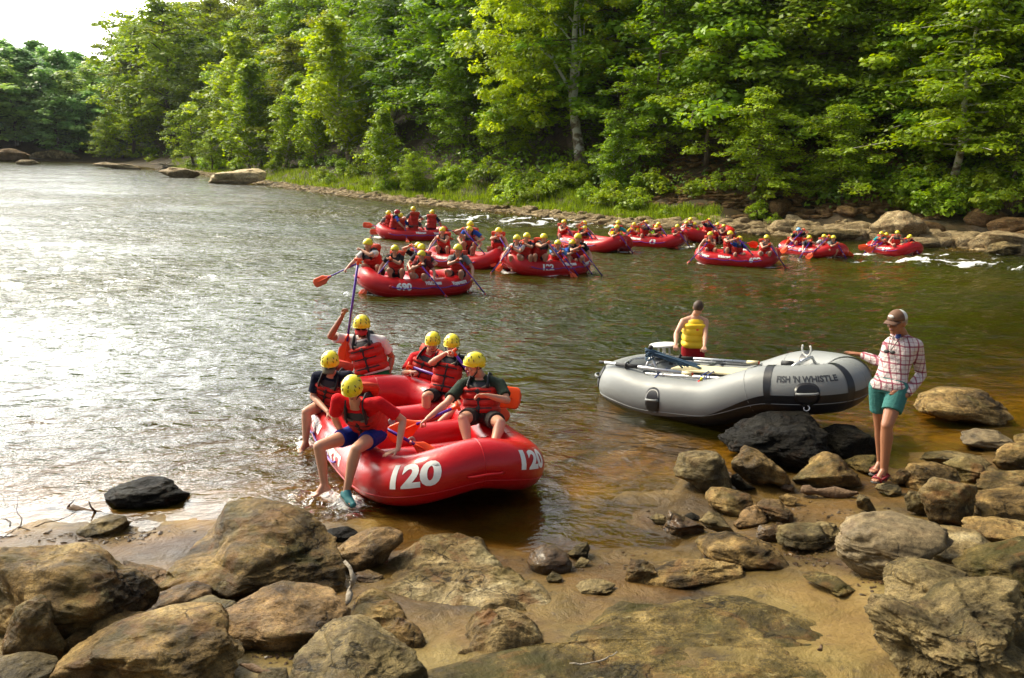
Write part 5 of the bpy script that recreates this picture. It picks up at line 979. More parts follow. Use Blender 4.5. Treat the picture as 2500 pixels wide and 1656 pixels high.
def body_mesh(J, vox, hands=True, skin='skin', legs=('R', 'L')):
    s = J['s']; g = G(); g.loft(torso(J, BODY))
    nk, hd = J['nk'], J['hd']; f, u, r = J['face'], J['hup'], J['hr']; Mh = MX(r, f, u)
    g.tube([nk - nz(hd - nk) * .03 * s, nk + (hd - nk) * .35, hd - u * .05 * s - f * .012 * s], [.066 * s, .056 * s, .052 * s], 12)
    g.ball(hd + u * .018 * s - f * .008 * s, V(.075, .094, .098) * s, 16, Mh); g.ball(hd - u * .045 * s + f * .022 * s, V(.056, .062, .066) * s, 14, Mh); g.ball(hd - u * .092 * s + f * .052 * s, V(.026, .024, .020) * s, 10, Mh)
    g.tube([hd + f * .085 * s + u * .018 * s, hd + f * .104 * s - u * .022 * s], [.009 * s, .0145 * s], 8); g.ball(hd + f * .102 * s - u * .024 * s, V(.017, .014, .012) * s, 8, Mh)
    g.tube([hd + f * .080 * s + u * .034 * s - r * .04 * s, hd + f * .088 * s + u * .032 * s, hd + f * .080 * s + u * .034 * s + r * .04 * s], [.012 * s] * 3, 8)
    for x in (-1, 1): g.ball(hd + r * x * .077 * s - f * .012 * s - u * .005 * s, V(.011, .02, .032) * s, 8, Mh); g.ball(hd + f * .066 * s + r * x * .036 * s - u * .028 * s, V(.02, .018, .018) * s, 8, Mh)
    for sd in 'RL':
        x = 1 if sd == 'R' else -1; sh, el, wr = J['sh' + sd], J['el' + sd], J['wr' + sd]; c, uu, l, ff = tor_frame(J, .93)
        g.cone(c + l * x * .05 * s, sh, .055 * s, .055 * s); g.cone(tor_frame(J, .78)[0] + l * x * .09 * s, sh - uu * .01 * s, .075 * s, .052 * s)
        g.tube([sh, lerp(sh, el, .3), lerp(sh, el, .6), el], [.052 * s, .051 * s, .045 * s, .038 * s], 12); g.ball(sh, .053 * s); g.ball(el, .0385 * s); g.tube([el, lerp(el, wr, .28), lerp(el, wr, .7), wr], [.038 * s, .0415 * s, .032 * s, .0255 * s], 12); g.ball(wr, .0262 * s, 8)
        hd_ = J.get('hd' + sd, wr - el); hn = J.get('hn' + sd, V(0, 0, -1)); hand(g, wr, hd_, np.asarray(hn, float), x, J.get('hm' + sd, 'grip'), s, .0078 if vox < .009 else .0095)
        if sd in legs:
            hp, kn, an = J['hp' + sd], J['kn' + sd], J['an' + sd]; toe = J['toe' + sd]; sh_ = nz(kn - an); bk = -nz(toe - sh_ * (toe @ sh_))
            g.tube([hp, lerp(hp, kn, .35), lerp(hp, kn, .75), kn], [.090 * s, .086 * s, .068 * s, .058 * s], 14); g.ball(hp, .09 * s); g.ball(kn, .056 * s); g.ball(kn - bk * .012 * s, .046 * s)
            g.tube([kn, lerp(kn, an, .28) + bk * .012 * s, lerp(kn, an, .6) + bk * .006 * s, an], [.055 * s, .062 * s, .048 * s, .036 * s], 14); g.ball(an, .036 * s, 8)
            hl = an - sh_ * .045 * s + bk * .03 * s; bl = an - sh_ * .055 * s + toe * .10 * s; tp = bl + toe * .06 * s; sdv = nz(np.cross(toe, sh_)); g.tube([an, hl], [.034 * s, .032 * s], 10); g.ball(hl, .033 * s, 8); g.tube([hl, lerp(hl, bl, .5) + sh_ * .015 * s, bl], [.032 * s, .036 * s, .030 * s], 10); g.cone(an + toe * .02 * s, bl, .034 * s, .026 * s, 8)
            for k in (-1, 0, 1): g.cone(bl + sdv * k * .022 * s, tp + sdv * k * .022 * s - toe * .006 * abs(k) * s, .020 * s, .014 * s, 8)
    return bake(g, vox, 'body', skin, 4 if vox < .009 else 3)
def shirt_mesh(J, vox, slv=.62, mat='shirt', t0=.02, inf=.012, long=False, neck=.97):
    s = J['s']; g = G(); g.loft(torso(J, BODY, lambda t: inf + (.02 if t < .12 else 0), t0, neck))
    for sd in 'RL':
        x = 1 if sd == 'R' else -1; sh, el, wr = J['sh' + sd], J['el' + sd], J['wr' + sd]; c, uu, l, ff = tor_frame(J, .93)
        g.cone(c + l * x * .045 * s, sh, .066 * s, .067 * s); g.cone(tor_frame(J, .78)[0] + l * x * .09 * s, sh, .088 * s, .066 * s)
        e = lerp(sh, el, slv); g.ball(sh, .067 * s)
        if long: g.tube([sh, lerp(sh, el, .5), el], [.067 * s, .060 * s, .052 * s], 14); g.ball(el, .053 * s); g.tube([el, lerp(el, wr, .4), lerp(el, wr, .95)], [.052 * s, .054 * s, .040 * s], 14)
        else: g.tube([sh, lerp(sh, e, .6), e], [.067 * s, .066 * s, .070 * s], 14)
    return bake(g, vox, 'shirt', mat, 3)
def shorts_mesh(J, vox, ln=.62, mat='shorts', t1=.16):
    s = J['s']; g = G(); g.loft(torso(J, BODY, .016, -.13, t1))
    for sd in 'RL':
        hp, kn = J['hp' + sd], J['kn' + sd]; e = lerp(hp, kn, ln); g.ball(hp, .104 * s); g.tube([hp, lerp(hp, e, .6), e], [.104 * s, .102 * s, .098 * s], 16)
    return bake(g, vox, 'shorts', mat, 3)
VEST = [(.05, .15, .115), (.15, .162, .122), (.4, .155, .118), (.6, .168, .128), (.74, .165, .128), (.80, .14, .122), (.88, .125, .10), (.94, .10, .085)]
def vest(parent, J, hi=True, mat='vest_red', yoke=True, flap=True):
    ymat = 'yoke_grey' if mat == 'vest_red' else mat
    s = J['s']; n = 44 if hi else 26; nr = 44 if hi else 18
    def infl(t):
        q = abs(math.sin((t - .05) / .71 * math.pi * 3.5)) ** .5 if t < .76 else 1; b = (.020 + .022 * q) * min(1, (t - .03) / .05, max(.25, (.83 - t) / .05)); return (b * .75, b * 1.35)
    rg = torso(J, VEST, infl, .07, .80, n, nr, k=2.9)
    if hi:
        for i, q in enumerate(rg):                                  # zip groove and side gaps
            c, u, l, f = tor_frame(J, .07 + .73 * i / (nr - 1))
            for k_ in range(n):
                a = 2 * math.pi * k_ / n; dv = math.exp(-((a - math.pi / 2) / .10) ** 2) + .8 * math.exp(-((a - math.pi * .5 - .62) / .08) ** 2) + .8 * math.exp(-((a - math.pi * .5 + .62) / .08) ** 2); q[k_] -= nz(q[k_] - c) * .011 * s * dv
    g = G().loft(rg); v = obj('life_vest', g.mesh('life_vest', M[mat]), parent)
    if yoke:
        g = G().loft(torso(J, VEST, lambda t: (-.012, .012) if t > .9 else (.004, .026), .765, .93, n, 8, k=2.6)); o = obj('shoulder_yoke', g.mesh('shoulder_yoke', M[ymat]), v)
    g = G()
    for x in (-1, 1):
        pts = []
        for t, fy, lx in ((.74, .150, .105), (.86, .128, .108), (.97, .07, .098), (1.03, .0, .092), (.97, -.085, .095), (.85, -.135, .10), (.74, -.150, .10)):
            c, u, l, f = tor_frame(J, min(t, 1.)); pts.append(c + (u * (t - 1.) * .5 * s if t > 1 else 0) + l * x * lx * s + f * fy * J['bd'] * s + u * .018 * s)
        c, u, l, f = tor_frame(J, .95); g.tube(pts, [.034 * s] * 7, 8, flat=.42, up=l)
    if mat == 'vest_red': obj('shoulder_strap', g.mesh('shoulder_strap', M['webbing'] if mat == 'vest_red' else M[mat]), v)
    if hi:
        for t in (.20, .46, .70):
            c, u, l, f = tor_frame(J, t); g = G(); rr = torso(J, VEST, tuple(q * 1.0 + .004 for q in infl(t + .0)), t - .018, t + .018, 60, 3, k=2.9); sel = [[q for q in range(60) if .9 < q / 60 * 2 * math.pi < 2.25]][0]
            a = np.array([rr[0][q] for q in sel] ); b = np.array([rr[2][q] for q in sel]); vv = np.concatenate([a, b]); m_ = len(sel); out = [v_ - nz(v_ - c) * .010 for v_ in vv]; fa = [(i, i + 1, m_ + i + 1, m_ + i) for i in range(m_ - 1)]
            g.add(vv + f * .004, fa); obj('strap', g.mesh('strap', M['webbing']), v)
            dd = float((rr[1][15] - c) @ f); G().box(c + f * (dd + .006), (.05 * s, .014 * s, .034 * s), MX(l, f, u)).obj('buckle', M['vent_black'], v, smooth=False, bev=.003)
        pts = [tor_frame(J, t)[0] + tor_frame(J, t)[3] * float((torso(J, VEST, infl(t), t, t + .001, 12, 1, k=2.9)[0][3] - tor_frame(J, t)[0]) @ tor_frame(J, t)[3]) for t in np.linspace(.08, .78, 12)]
        G().tube([p - tor_frame(J, .4)[3] * .006 for p in pts], .008 * s, 6, flat=1.4, up=tor_frame(J, .4)[2]).obj('zip', M['webbing'], v)
        if yoke:
            g = G()
            for x in (-1, 1):
                pts = []
                for t, lx in ((.775, .045), (.83, .085), (.86, .125)): c, u, l, f = tor_frame(J, t); pts.append(c + l * x * lx * s + f * (.150 - .03 * (t > .85)) * J['bd'] * s)
                g.tube(pts, [.010 * s] * 3, 6, flat=1.8, up=tor_frame(J, .8)[1])
            obj('trim', g.mesh('trim', M['trim_grey']), v)
    if flap:
        c, u, l, f = tor_frame(J, .93); c = c - f * .125 * J['bd'] * s; rr = []
        for w_, dz, dy in ((.16, -.10, -.02), (.21, -.02, -.06), (.20, .05, -.09)):
            q = c + u * dz * s + f * dy * s; rr.append(np.array([q + l * w_ * s * a + f * b * .022 * s for a, b in ((-1, -.4), (-.5, -1), (.5, -1), (1, -.4), (1, .4), (.5, 1), (-.5, 1), (-1, .4))]))
        G().loft(rr).obj('collar_flap', M['vest_flap'], v)
    return v
def helmet(parent, J, col=(.86, .73, .02), hi=True, brim=None, brimcol=(.5, .01, .01)):
    s = J['s']; f, u, r = J['face'], J['hup'], J['hr']; c = J['hd'] + u * .030 * s - f * .008 * s; R3 = MX(r, f, u); n = 48 if hi else 22; m_ = 16 if hi else 8; rad = V(.107, .128, .118) * s
    def lim(a):                       # polar limit (from the top) by azimuth, a=pi/2 is the face
        fr = math.cos(a - math.pi / 2); ear = math.exp(-((abs(((a + math.pi / 2) % (2 * math.pi)) - math.pi) - math.pi / 2) / .30) ** 2)
        return 1.50 + .66 * (1 - fr) / 2 + .16 * math.exp(-((fr) / .6) ** 2) - .25 * ear
    A = np.linspace(0, 2 * math.pi, n, endpoint=False); rings = []
    pt = lambda a, th, k=1.: c + R3 @ (V(math.sin(th) * math.cos(a), math.sin(th) * math.sin(a), math.cos(th)) * rad * k)
    for i in range(1, m_ + 1): rings.append(np.array([pt(a, lim(a) * i / m_, 1 - .02 * (i == m_)) for a in A]))
    for i in range(m_, 0, -1): rings.append(np.array([pt(a, lim(a) * i / m_ - .0, .93) for a in A]))
    g = G().loft(rings[::-1]); h = obj('helmet', g.mesh('helmet', M['helmet']), parent); h.color = tuple(col) + (1,)
    if hi:
        g = G(); pts = [pt(a, lim(a), 1.005) for a in A]; g.tube(pts, .005 * s, 6, closed=True); obj('rim', g.mesh('rim', M['helmet']), h).color = h.color
        vs = [(math.pi / 2, .62, 0), (math.pi / 2, .95, 0)] + [(math.pi / 2 + x, 1.05, 1) for x in (-.75, .75)] + [(math.pi / 2 + x, .78, 1) for x in (-1.0, 1.0)] + [(math.pi / 2 + x, .95, 1) for x in (-1.9, 1.9, -2.5, 2.5, math.pi)] + [(math.pi / 2 + x, 1.2, 1) for x in (-1.25, 1.25)]
        for a, th, k in vs:
            p = pt(a, th, 1.0); nn = nz(p - c); t1 = nz(pt(a, th + .05) - p); t2 = np.cross(nn, t1); G().box(p, (.008 * s, .028 * s, .0075 * s), MX(nn, t1, t2)).obj('vent', M['vent_black'], h, smooth=False)
        g = G()
        for x in (-1, 1): g.tube([J['hd'] + r * x * .088 * s + u * .0 * s, J['hd'] + r * x * .078 * s - u * .06 * s + f * .01 * s, J['hd'] + r * x * .03 * s - u * .118 * s + f * .045 * s, J['hd'] - u * .122 * s + f * .05 * s], .0065 * s, 6)
        obj('chin_strap', g.mesh('chin_strap', M['webbing']), h)
    if brim:
        rr = []
        for k, e in ((.0, 1.), (.5, .98), (1, .8)):
            q = c - u * .030 * s + f * (.098 + .075 * k) * s - u * .030 * k * s; rr.append(np.array([q + r * x * .078 * e * s - f * .035 * (x * x) * s * (1 - .2 * k) + u * (-.018 * x * x + y) * s for x, y in [(a, .004) for a in np.linspace(-1, 1, 9)] + [(a, -.004) for a in np.linspace(1, -1, 9)]]))
        o = obj('cap_brim', G().loft(rr).mesh('cap_brim', M['cap']), parent); o.color = tuple(brimcol) + (1,)
    return h
def facebits(parent, J, glasses=False, hair=True, hcol='hair'):
    s = J['s']; f, u, r, hd = J['face'], J['hup'], J['hr'], J['hd']; R3 = MX(r, f, u)
    for x in (-1, 1):
        G().ball(hd + f * .083 * s + r * x * .031 * s + u * .012 * s, V(.0125, .008, .007) * s, 8, R3).obj('eye', M['eye'], parent)
        G().tube([hd + f * .094 * s + r * x * .017 * s + u * .033 * s, hd + f * .088 * s + r * x * .048 * s + u * .034 * s], .0042 * s, 6).obj('eyebrow', M['hair'], parent)
    G().tube([hd + f * .081 * s - r * .022 * s - u * .056 * s, hd + f * .0895 * s - u * .057 * s, hd + f * .081 * s + r * .022 * s - u * .056 * s], [.003 * s, .0065 * s, .003 * s], 6).obj('mouth', M['lips'], parent)
    if glasses:
        o = G()
        for x in (-1, 1): o.ball(hd + f * .094 * s + r * x * .032 * s + u * .010 * s, V(.028, .006, .018) * s, 10, R3); o.tube([hd + f * .09 * s + r * x * .058 * s + u * .014 * s, hd + r * x * .082 * s + u * .008 * s], .003 * s, 5)
        o.obj('sunglasses', M['vent_black'], parent)
    if hair:
        g = G().ball(hd + u * .024 * s - f * .020 * s, V(.083, .094, .094) * s, 16, R3); v = g.verts(); G1 = G().add(v - f * 0, g.f); obj('hair', G1.mesh('hair', M[hcol]), parent)
def sandals(parent, J, sd):
    s = J['s']; an, kn, toe = J['an' + sd], J['kn' + sd], J['toe' + sd]; up = nz(kn - an); toe = nz(toe - up * (toe @ up) * .6); bk = -toe; hl = an - up * .045 * s + bk * .03 * s; bl = an - up * .055 * s + toe * .10 * s; tp = bl + toe * .07 * s; lt = nz(np.cross(toe, up))
    o = G().tube([hl - up * .034 * s + bk * .015 * s, hl - up * .034 * s, bl - up * .030 * s, tp - up * .022 * s], [.03 * s, .042 * s, .050 * s, .036 * s], 14, flat=.35, up=up).obj('sandal', M['sole_grey'], parent)
    for c, w, h, tl in ((bl + toe * .02 * s, .048, .036, .3), (lerp(hl, bl, .62), .044, .046, .5), (lerp(hl, bl, .35), .042, .058, -.3), (hl + up * .02 * s, .040, .040, 1.2)):
        ax = nz(up + toe * tl); pts = [c + lt * w * s * math.cos(q) + ax * h * s * math.sin(q) - up * .014 * s for q in np.linspace(-.5, math.pi + .5, 14)]; G().tube(pts, .012 * s, 6, flat=.5).obj('sandal_strap', M['sandal_red'], o)
    for x in (-1, 1): G().tube([hl + lt * x * .040 * s, lerp(hl, bl, .5) + lt * x * .047 * s + up * .004 * s, bl + lt * x * .050 * s], .012 * s, 6).obj('sandal_strap', M['sandal_red'], o)
def shoes(parent, J, sd, mat='shoe_black', sole='sole_grey'):
    s = J['s']; an, kn, toe = J['an' + sd], J['kn' + sd], J['toe' + sd]; up = nz(kn - an); bk = -nz(toe - up * (toe @ up)); hl = an - up * .045 * s + bk * .03 * s; bl = an - up * .055 * s + toe * .10 * s; tp = bl + toe * .07 * s; g = G()
    g.tube([an - up * .02 * s, hl], [.038 * s, .038 * s], 10).ball(hl, .041 * s); g.tube([hl, lerp(hl, bl, .5) + up * .016 * s, bl, tp], [.040 * s, .046 * s, .045 * s, .030 * s], 12).ball(tp, .032 * s).cone(an + toe * .02 * s, bl, .042 * s, .036 * s)
    o = obj('shoe', bake(g, .007, 'shoe', mat, 2), parent); g = G().tube([hl - up * .034 * s + bk * .01 * s, bl - up * .034 * s, tp - up * .026 * s], [.040 * s, .046 * s, .034 * s], 12, flat=.3, up=up); g.obj('sole', M[sole], o); return o
CUR = [None]
GP = 'rafters in yellow helmets and red life vests'
def person(label, J, shirt=None, slv=.62, shorts=(.02, .02, .03), shortsmat='shorts', helm=(.86, .73, .02), brim=None, brimcol=(.5, .01, .01), vst='vest_red', glasses=False, skin='skin', foot=None, group=GP, sln=.62, yoke=True, flap=True, hair=True, shoe_sd='RL'):
    base = J['pel'].copy(); root = empty('person', tuple(base), 0, label, 'person', group)
    for k in list(J):
        if isinstance(J[k], np.ndarray) and k in ('pel', 'nk', 'hd') or k[:2] in ('sh', 'el', 'wr', 'hp', 'kn', 'an') and isinstance(J[k], np.ndarray): J[k] = J[k] - base
    vx = .0062; obj('body', body_mesh(J, vx, skin=skin), root)
    if shirt is not None: o = obj('shirt', shirt_mesh(J, .009, slv), root); o.color = tuple(shirt) + (1,)
    o = obj('shorts', shorts_mesh(J, .009, sln, shortsmat), root); o.color = tuple(shorts) + (1,)
    if vst: vest(root, J, True, vst, yoke, flap)
    if helm: helmet(root, J, helm, True, brim, brimcol)
    facebits(root, J, glasses, hair)
    if foot:
        for sd in shoe_sd: shoes(root, J, sd, foot)
    return root
def Jpx(s, D, **k):
    """joints from (px, py, depth) triples"""
    o = dict(s=s)
    for a, b in k.items(): o[a] = P(*b) if isinstance(b, tuple) and len(b) == 3 and a[:2] in ('pe', 'nk', 'hd', 'sh', 'el', 'wr', 'kn', 'an') and a not in ('hdR', 'hdL') else (V(*b) if isinstance(b, tuple) else b)
    return joints(**o)
X, Y_, Z = V(1, 0, 0), V(0, 1, 0), V(0, 0, 1)
def front_people():
    TC = V(0, -1, 0)
    # boy in red, stepping into the water from the near left tube
    J = Jpx(.95, 0, pel=(905, 1055, 9.08), nk=(868, 985, 8.62), hd=(860, 950, 8.46), lat=(-.93, .30, -.12), plat=(-.9, .42, 0), bend=(.02, .10, .02), face=(-.12, -.75, -.66), hup=(-.05, -.6, .8),
            shR=(824, 976, 8.62), shL=(925, 984, 8.50), elR=(817, 1020, 8.85), wrR=(836, 1062, 8.9), elL=(984, 1026, 8.62), wrL=(972, 1098, 8.50), knR=(778, 1090, 8.62), anR=(792, 1185, 8.72), knL=(870, 1096, 8.42), anL=(846, 1200, 8.5),
            hdL=(-.88, -.35, -.25), hnL=(0, 0, -1), hmL='flat', hdR=(-.3, -.3, -.5), hmR='flat', hnR=(0, .3, -1), toeR=(-.7, -.6, -.2), toeL=(.6, -.75, -.2))
    person('person in red t-shirt and blue shorts stepping from the raft 120 into the water', J, (.62, .008, .014), .72, (.006, .018, .20), foot='shoe_teal', shoe_sd='L', sln=.55)
    # boy in navy on the left tube
    J = Jpx(.95, 0, pel=(808, 990, 10.45), nk=(810, 912, 10.2), hd=(806, 886, 10.02), lat=(-.95, .2, -.05), plat=(-.8, .5, 0), bend=(0, .06, 0), face=(-.05, -.86, -.5), hup=(0, -.3, .9),
            shR=(773, 920, 10.25), shL=(851, 918, 10.15), elR=(764, 968, 10.3), wrR=(800, 1006, 10.05), elL=(878, 952, 10.1), wrL=(872, 1000, 9.95), knR=(748, 1006, 10.1), anR=(746, 1080, 10.15), knL=(862, 1010, 10.1), anL=(870, 1080, 10.2),
            hdR=(.75, -.5, -.45), hnR=(0, 0, -1), hmR='flat', hmL='relax', hdL=(0, -.4, -.9), toeR=(-.4, -.8, -.3))
    person('person in a navy shirt and camouflage cap straddling the left tube of the raft 120', J, (.006, .009, .026), .78, (.008, .012, .06), brim=True, brimcol=(.13, .12, .07), sln=.5)
    # man in white raising a paddle
    J = Jpx(1.07, 0, pel=(912, 915, 11.95), nk=(886, 822, 11.9), hd=(883, 797, 11.8), lat=(-.97, .1, .03), bend=(0, .03, 0), bw=1.15, bd=1.2, face=(.06, -.93, -.28),
            shR=(840, 828, 11.95), shL=(932, 832, 11.9), elR=(806, 822, 11.7), wrR=(836, 772, 11.6), elL=(957, 872, 12.05), wrL=(950, 910, 12.0), knR=(870, 968, 11.6), anR=(880, 1020, 11.5), knL=(958, 952, 11.6), anL=(962, 1015, 11.55),
            hdR=(.32, 0, 1), hnR=(.75, -.5, 0), hmR='grip', hdL=(.3, -.6, -.5), hnL=(0, 0, -1), hmL='flat')
    person('big person in white t-shirt and red cap raising a paddle, raft 120', J, (.78, .74, .72), .66, (.008, .10, .03), brim=True, brimcol=(.5, .012, .012), glasses=True, skin='skin_tan', sln=.72, flap=False)
    paddle(P(875, 634, 11.75), P(838, 905, 11.9), 'purple paddle with an orange blade held upright by the person in white', bladeL=.5)
    # red shirt boy, far side
    J = Jpx(.98, 0, pel=(1022, 945, 12.0), nk=(1050, 862, 11.95), hd=(1057, 836, 11.82), lat=(-.96, .22, .1), bend=(0, .05, 0), face=(-.15, -.88, -.42),
            shR=(1011, 872, 12.0), shL=(1083, 872, 11.9), elR=(986, 912, 11.85), wrR=(1003, 908, 11.55), elL=(1108, 915, 11.8), wrL=(1085, 932, 11.6), knR=(1003, 975, 11.55), anR=(1015, 1030, 11.5), knL=(1068, 975, 11.5), anL=(1070, 1030, 11.5),
            hdR=(.6, -.5, .1), hnR=(.3, -.2, -1), hmR='grip', hmL='grip', hdL=(-.6, -.5, -.1))
    person('person in red t-shirt and patterned board shorts, far side of the raft 120', J, (.55, .008, .014), .8, shortsmat='shorts_pattern', sln=.8)
    paddle(P(997, 893, 11.5), P(1262, 985, 11.3), 'purple paddle held across by the person in patterned shorts', bladeL=.48, bladeW=.2)
    # black shirt boy, fist in front of the face
    J = Jpx(.95, 0, pel=(1080, 968, 11.2), nk=(1102, 868, 11.25), hd=(1103, 842, 11.15), lat=(-.98, .1, .06), bend=(0, .04, 0), face=(.08, -.92, -.35),
            shR=(1066, 884, 11.25), shL=(1136, 880, 11.2), elR=(1053, 886, 10.92), wrR=(1090, 862, 10.82), elL=(1150, 925, 11.2), wrL=(1145, 948, 10.95), knR=(1040, 968, 10.75), anR=(1037, 1032, 10.8), knL=(1118, 992, 10.7), anL=(1070, 1034, 10.6),
            hdR=(.8, -.3, .3), hnR=(.2, -.6, -.7), hmR='grip', hmL='grip', toeR=(-.7, -.6, -.1), toeL=(-.8, -.4, -.1))
    person('person in black shirt with a fist before the face, in raft 120', J, (.012, .012, .014), .55, (.025, .022, .024), foot='shoe_black', sln=.72)
    paddle(P(1106, 858, 10.8), P(1236, 1030, 11.0), 'purple paddle held by the person in black, blade over the right tube', bladeL=.48)
    # olive shirt, looking left
    J = Jpx(1.02, 0, pel=(1176, 1018, 9.95), nk=(1174, 922, 9.95), hd=(1158, 892, 9.85), lat=(-.97, .18, .05), bend=(0, .04, 0), bw=1.1, bd=1.12, face=(-.90, -.40, -.18), hup=(-.1, 0, 1),
            shR=(1128, 940, 9.95), shL=(1220, 938, 9.85), elR=(1090, 985, 9.65), wrR=(1044, 1022, 9.45), elL=(1238, 978, 9.7), wrL=(1190, 966, 9.5), knR=(1130, 1022, 9.5), anR=(1144, 1092, 9.4), knL=(1222, 1034, 9.5), anL=(1204, 1088, 9.3),
            hdR=(-.75, -.3, -.55), hnR=(.3, -.3, -.9), hmR='grip', hdL=(-.9, -.2, .05), hnL=(.1, -.6, -.7), hmL='relax')
    person('person in dark olive t-shirt looking left, front right of the raft 120', J, (.022, .036, .024), .72, (.035, .030, .028), sln=.66, flap=False)
    paddle(P(1118, 992, 9.5), P(948, 1066, 9.55), 'purple paddle held low by the person in olive, blade on the raft floor', bladeL=.42)
    paddle(P(930, 1040, 9.2), P(1062, 1112, 9.1), 'purple paddle lying in the raft beside the person in red', bladeL=.3, bladeW=.14)
    paddle(P(1130, 955, 10.6), P(1272, 975, 10.5), 'paddle with a red orange blade sticking out on the right of the raft 120', bladeL=.42, bladeW=.26)
    # boy in a yellow vest behind the grey raft, seen from the back
    J = Jpx(.92, 0, pel=(1692, 852, 13.3), nk=(1697, 772, 13.2), hd=(1705, 752, 13.12), lat=(1, .1, 0), face=(.35, .85, -.35),
            shL=(1668, 785, 13.2), shR=(1722, 785, 13.2), elL=(1651, 815, 13.1), wrL=(1650, 842, 12.9), elR=(1722, 818, 13.05), wrR=(1720, 846, 12.85), knR=(1704, 925, 13.3), anR=(1704, 995, 13.4), knL=(1680, 925, 13.3), anL=(1680, 995, 13.4), hmL='grip', hmR='grip', toeR=(0, 1, 0), toeL=(0, 1, 0))
    r = person('child in a yellow life vest standing in the river behind the grey raft', J, None, .6, (.35, .01, .015), vst='vest_yellow', helm=None, yoke=True, flap=False, group=None, sln=.5)
    c, u, l, f = tor_frame(J, .62); G().ball(c - f * .168 * J['s'] , V(.026, .010, .026), 10, MX(l, f, u)).obj('vest_emblem', M['orange'], r)
    # woman on the shore
    J = Jpx(1.03, 0, pel=(2170, 948, 9.15), nk=(2203, 822, 9.2), hd=(2190, 788, 9.12), lat=(-.62, .78, 0), plat=(-.75, .66, 0), face=(-.86, -.50, -.10), bw=.92, bd=.92,
            shR=(2176, 838, 9.3), shL=(2237, 844, 9.1), elR=(2152, 886, 9.4), wrR=(2103, 866, 9.6), elL=(2249, 915, 9.2), wrL=(2212, 966, 9.0), knR=(2149, 1042, 9.35), anR=(2150, 1130, 9.5), knL=(2165, 1040, 8.98), anL=(2158, 1150, 9.05),
            hdR=(-.9, .2, .1), hnR=(0, .1, -1), hmR='flat', hdL=(-.95, -.1, .15), hnL=(.1, .9, -.2), hmL='rest', toeR=(-.8, -.6, -.1), toeL=(-.8, -.6, -.10))
    JJ = J; base = J['pel'].copy(); root = empty('person', tuple(base), 0, 'woman in plaid shirt, teal shorts and trucker cap beside the grey raft', 'person')
    for k in list(J):
        if isinstance(J[k], np.ndarray) and (k in ('pel', 'nk', 'hd') or k[:2] in ('sh', 'el', 'wr', 'hp', 'kn', 'an')): J[k] = J[k] - base
    obj('body', body_mesh(J, .0062, skin='skin_tan'), root); s = J['s']
    def sh2(): 
        g = G(); g.loft(torso(J, BODY, lambda t: .018 + .03 * max(0, .3 - t), -.10, .96))
        return g
    o = obj('shirt', shirt_mesh(J, .009, 1., 'plaid', t0=-.09, inf=.015, long=True), root); obj('shorts', shorts_mesh(J, .009, .60), root).color = (.045, .17, .155, 1)
    f, u, r, hd = J['face'], J['hup'], J['hr'], J['hd']; R3 = MX(r, f, u)
    c, tu, tl, tf = tor_frame(J, .93); G().ball(c + tf * .085 * s + tu * .01 * s, V(.03, .012, .05) * s, 10, MX(tl, tf, tu)).obj('undershirt', M['strap_blue'], root)
    g = G(); [g.tube([c + tl * x * .05 * s + tu * .055 * s - tf * .01, c + tl * x * .075 * s + tf * .07 * s + tu * .03 * s, c + tl * x * .03 * s + tf * .115 * s - tu * .02 * s], [.018 * s, .020 * s, .012 * s], 8, flat=.5) for x in (-1, 1)]; g.obj('collar', M['plaid'], root)
    g = G(); c2, *_ = tor_frame(J, .62); g.tube([c + tl * .07 * s + tu * .05 * s, c + tl * .06 * s + tf * .12 * s, c2 + tl * .03 * s + tf * .155 * s], .004, 6).tube([c - tl * .07 * s + tu * .05 * s, c - tl * .04 * s + tf * .12 * s, c2 + tl * .01 * s + tf * .155 * s], .004, 6); g.ball(c2 + tl * .04 * s + tf * .16 * s, V(.03, .01, .02), 8, MX(tl, tf, tu)).ball(c2 - tl * .02 * s + tf * .16 * s, V(.03, .01, .02), 8, MX(tl, tf, tu)); g.obj('sunglasses_on_cord', M['vent_black'], root)
    facebits(root, J, hair=False)
    G().ball(hd + u * .02 * s - f * .022 * s, V(.080, .090, .094) * s, 16, R3).ball(hd - f * .105 * s + u * .0 * s, V(.034, .035, .04) * s, 8, R3).obj('hair', M['deadwood'], root)
    c0 = hd + u * .042 * s - f * .004 * s; rg_ = []
    for i in range(1, 11): th = 1.62 * i / 10; rg_.append(np.array([c0 + R3 @ (V(math.sin(th) * math.cos(a) * .088, math.sin(th) * math.sin(a) * .106, math.cos(th) * .094) * s) for a in np.linspace(0, 2 * math.pi, 32, endpoint=False)]))
    g = G().loft(rg_[::-1]); me = g.mesh('cap', M['cap']); cp = obj('cap', me, root); me.materials.append(M['white_plastic']); cp.color = (.15, .075, .04, 1)
    ctr = np.array([0] * len(me.polygons)); 
    for i, p_ in enumerate(me.polygons): ctr[i] = 1 if (V(*p_.center) - c0) @ f < -.004 and (V(*p_.center) - c0) @ f > -9 else 0
    me.polygons.foreach_set('material_index', ctr.astype(np.int32)); me.update()
    rr = []
    for k, e in ((.0, 1.), (.5, 1.0), (1, .8)):
        q = c0 - u * .005 * s + f * (.085 + .085 * k) * s - u * .022 * k * s; rr.append(np.array([q + r * x * .078 * e * s - f * .04 * (x * x) * s + u * (-.014 * x * x + y) * s for x, y in [(a, .004) for a in np.linspace(-1, 1, 9)] + [(a, -.004) for a in np.linspace(1, -1, 9)]]))
    o = obj('cap_brim', G().loft(rr).mesh('cap_brim', M['cap']), cp); o.color = (.12, .06, .035, 1)
    G().ball(c0 + f * .098 * s + u * .035 * s, V(.035, .010, .018) * s, 10, R3).obj('cap_patch', M['white_plastic'], cp)
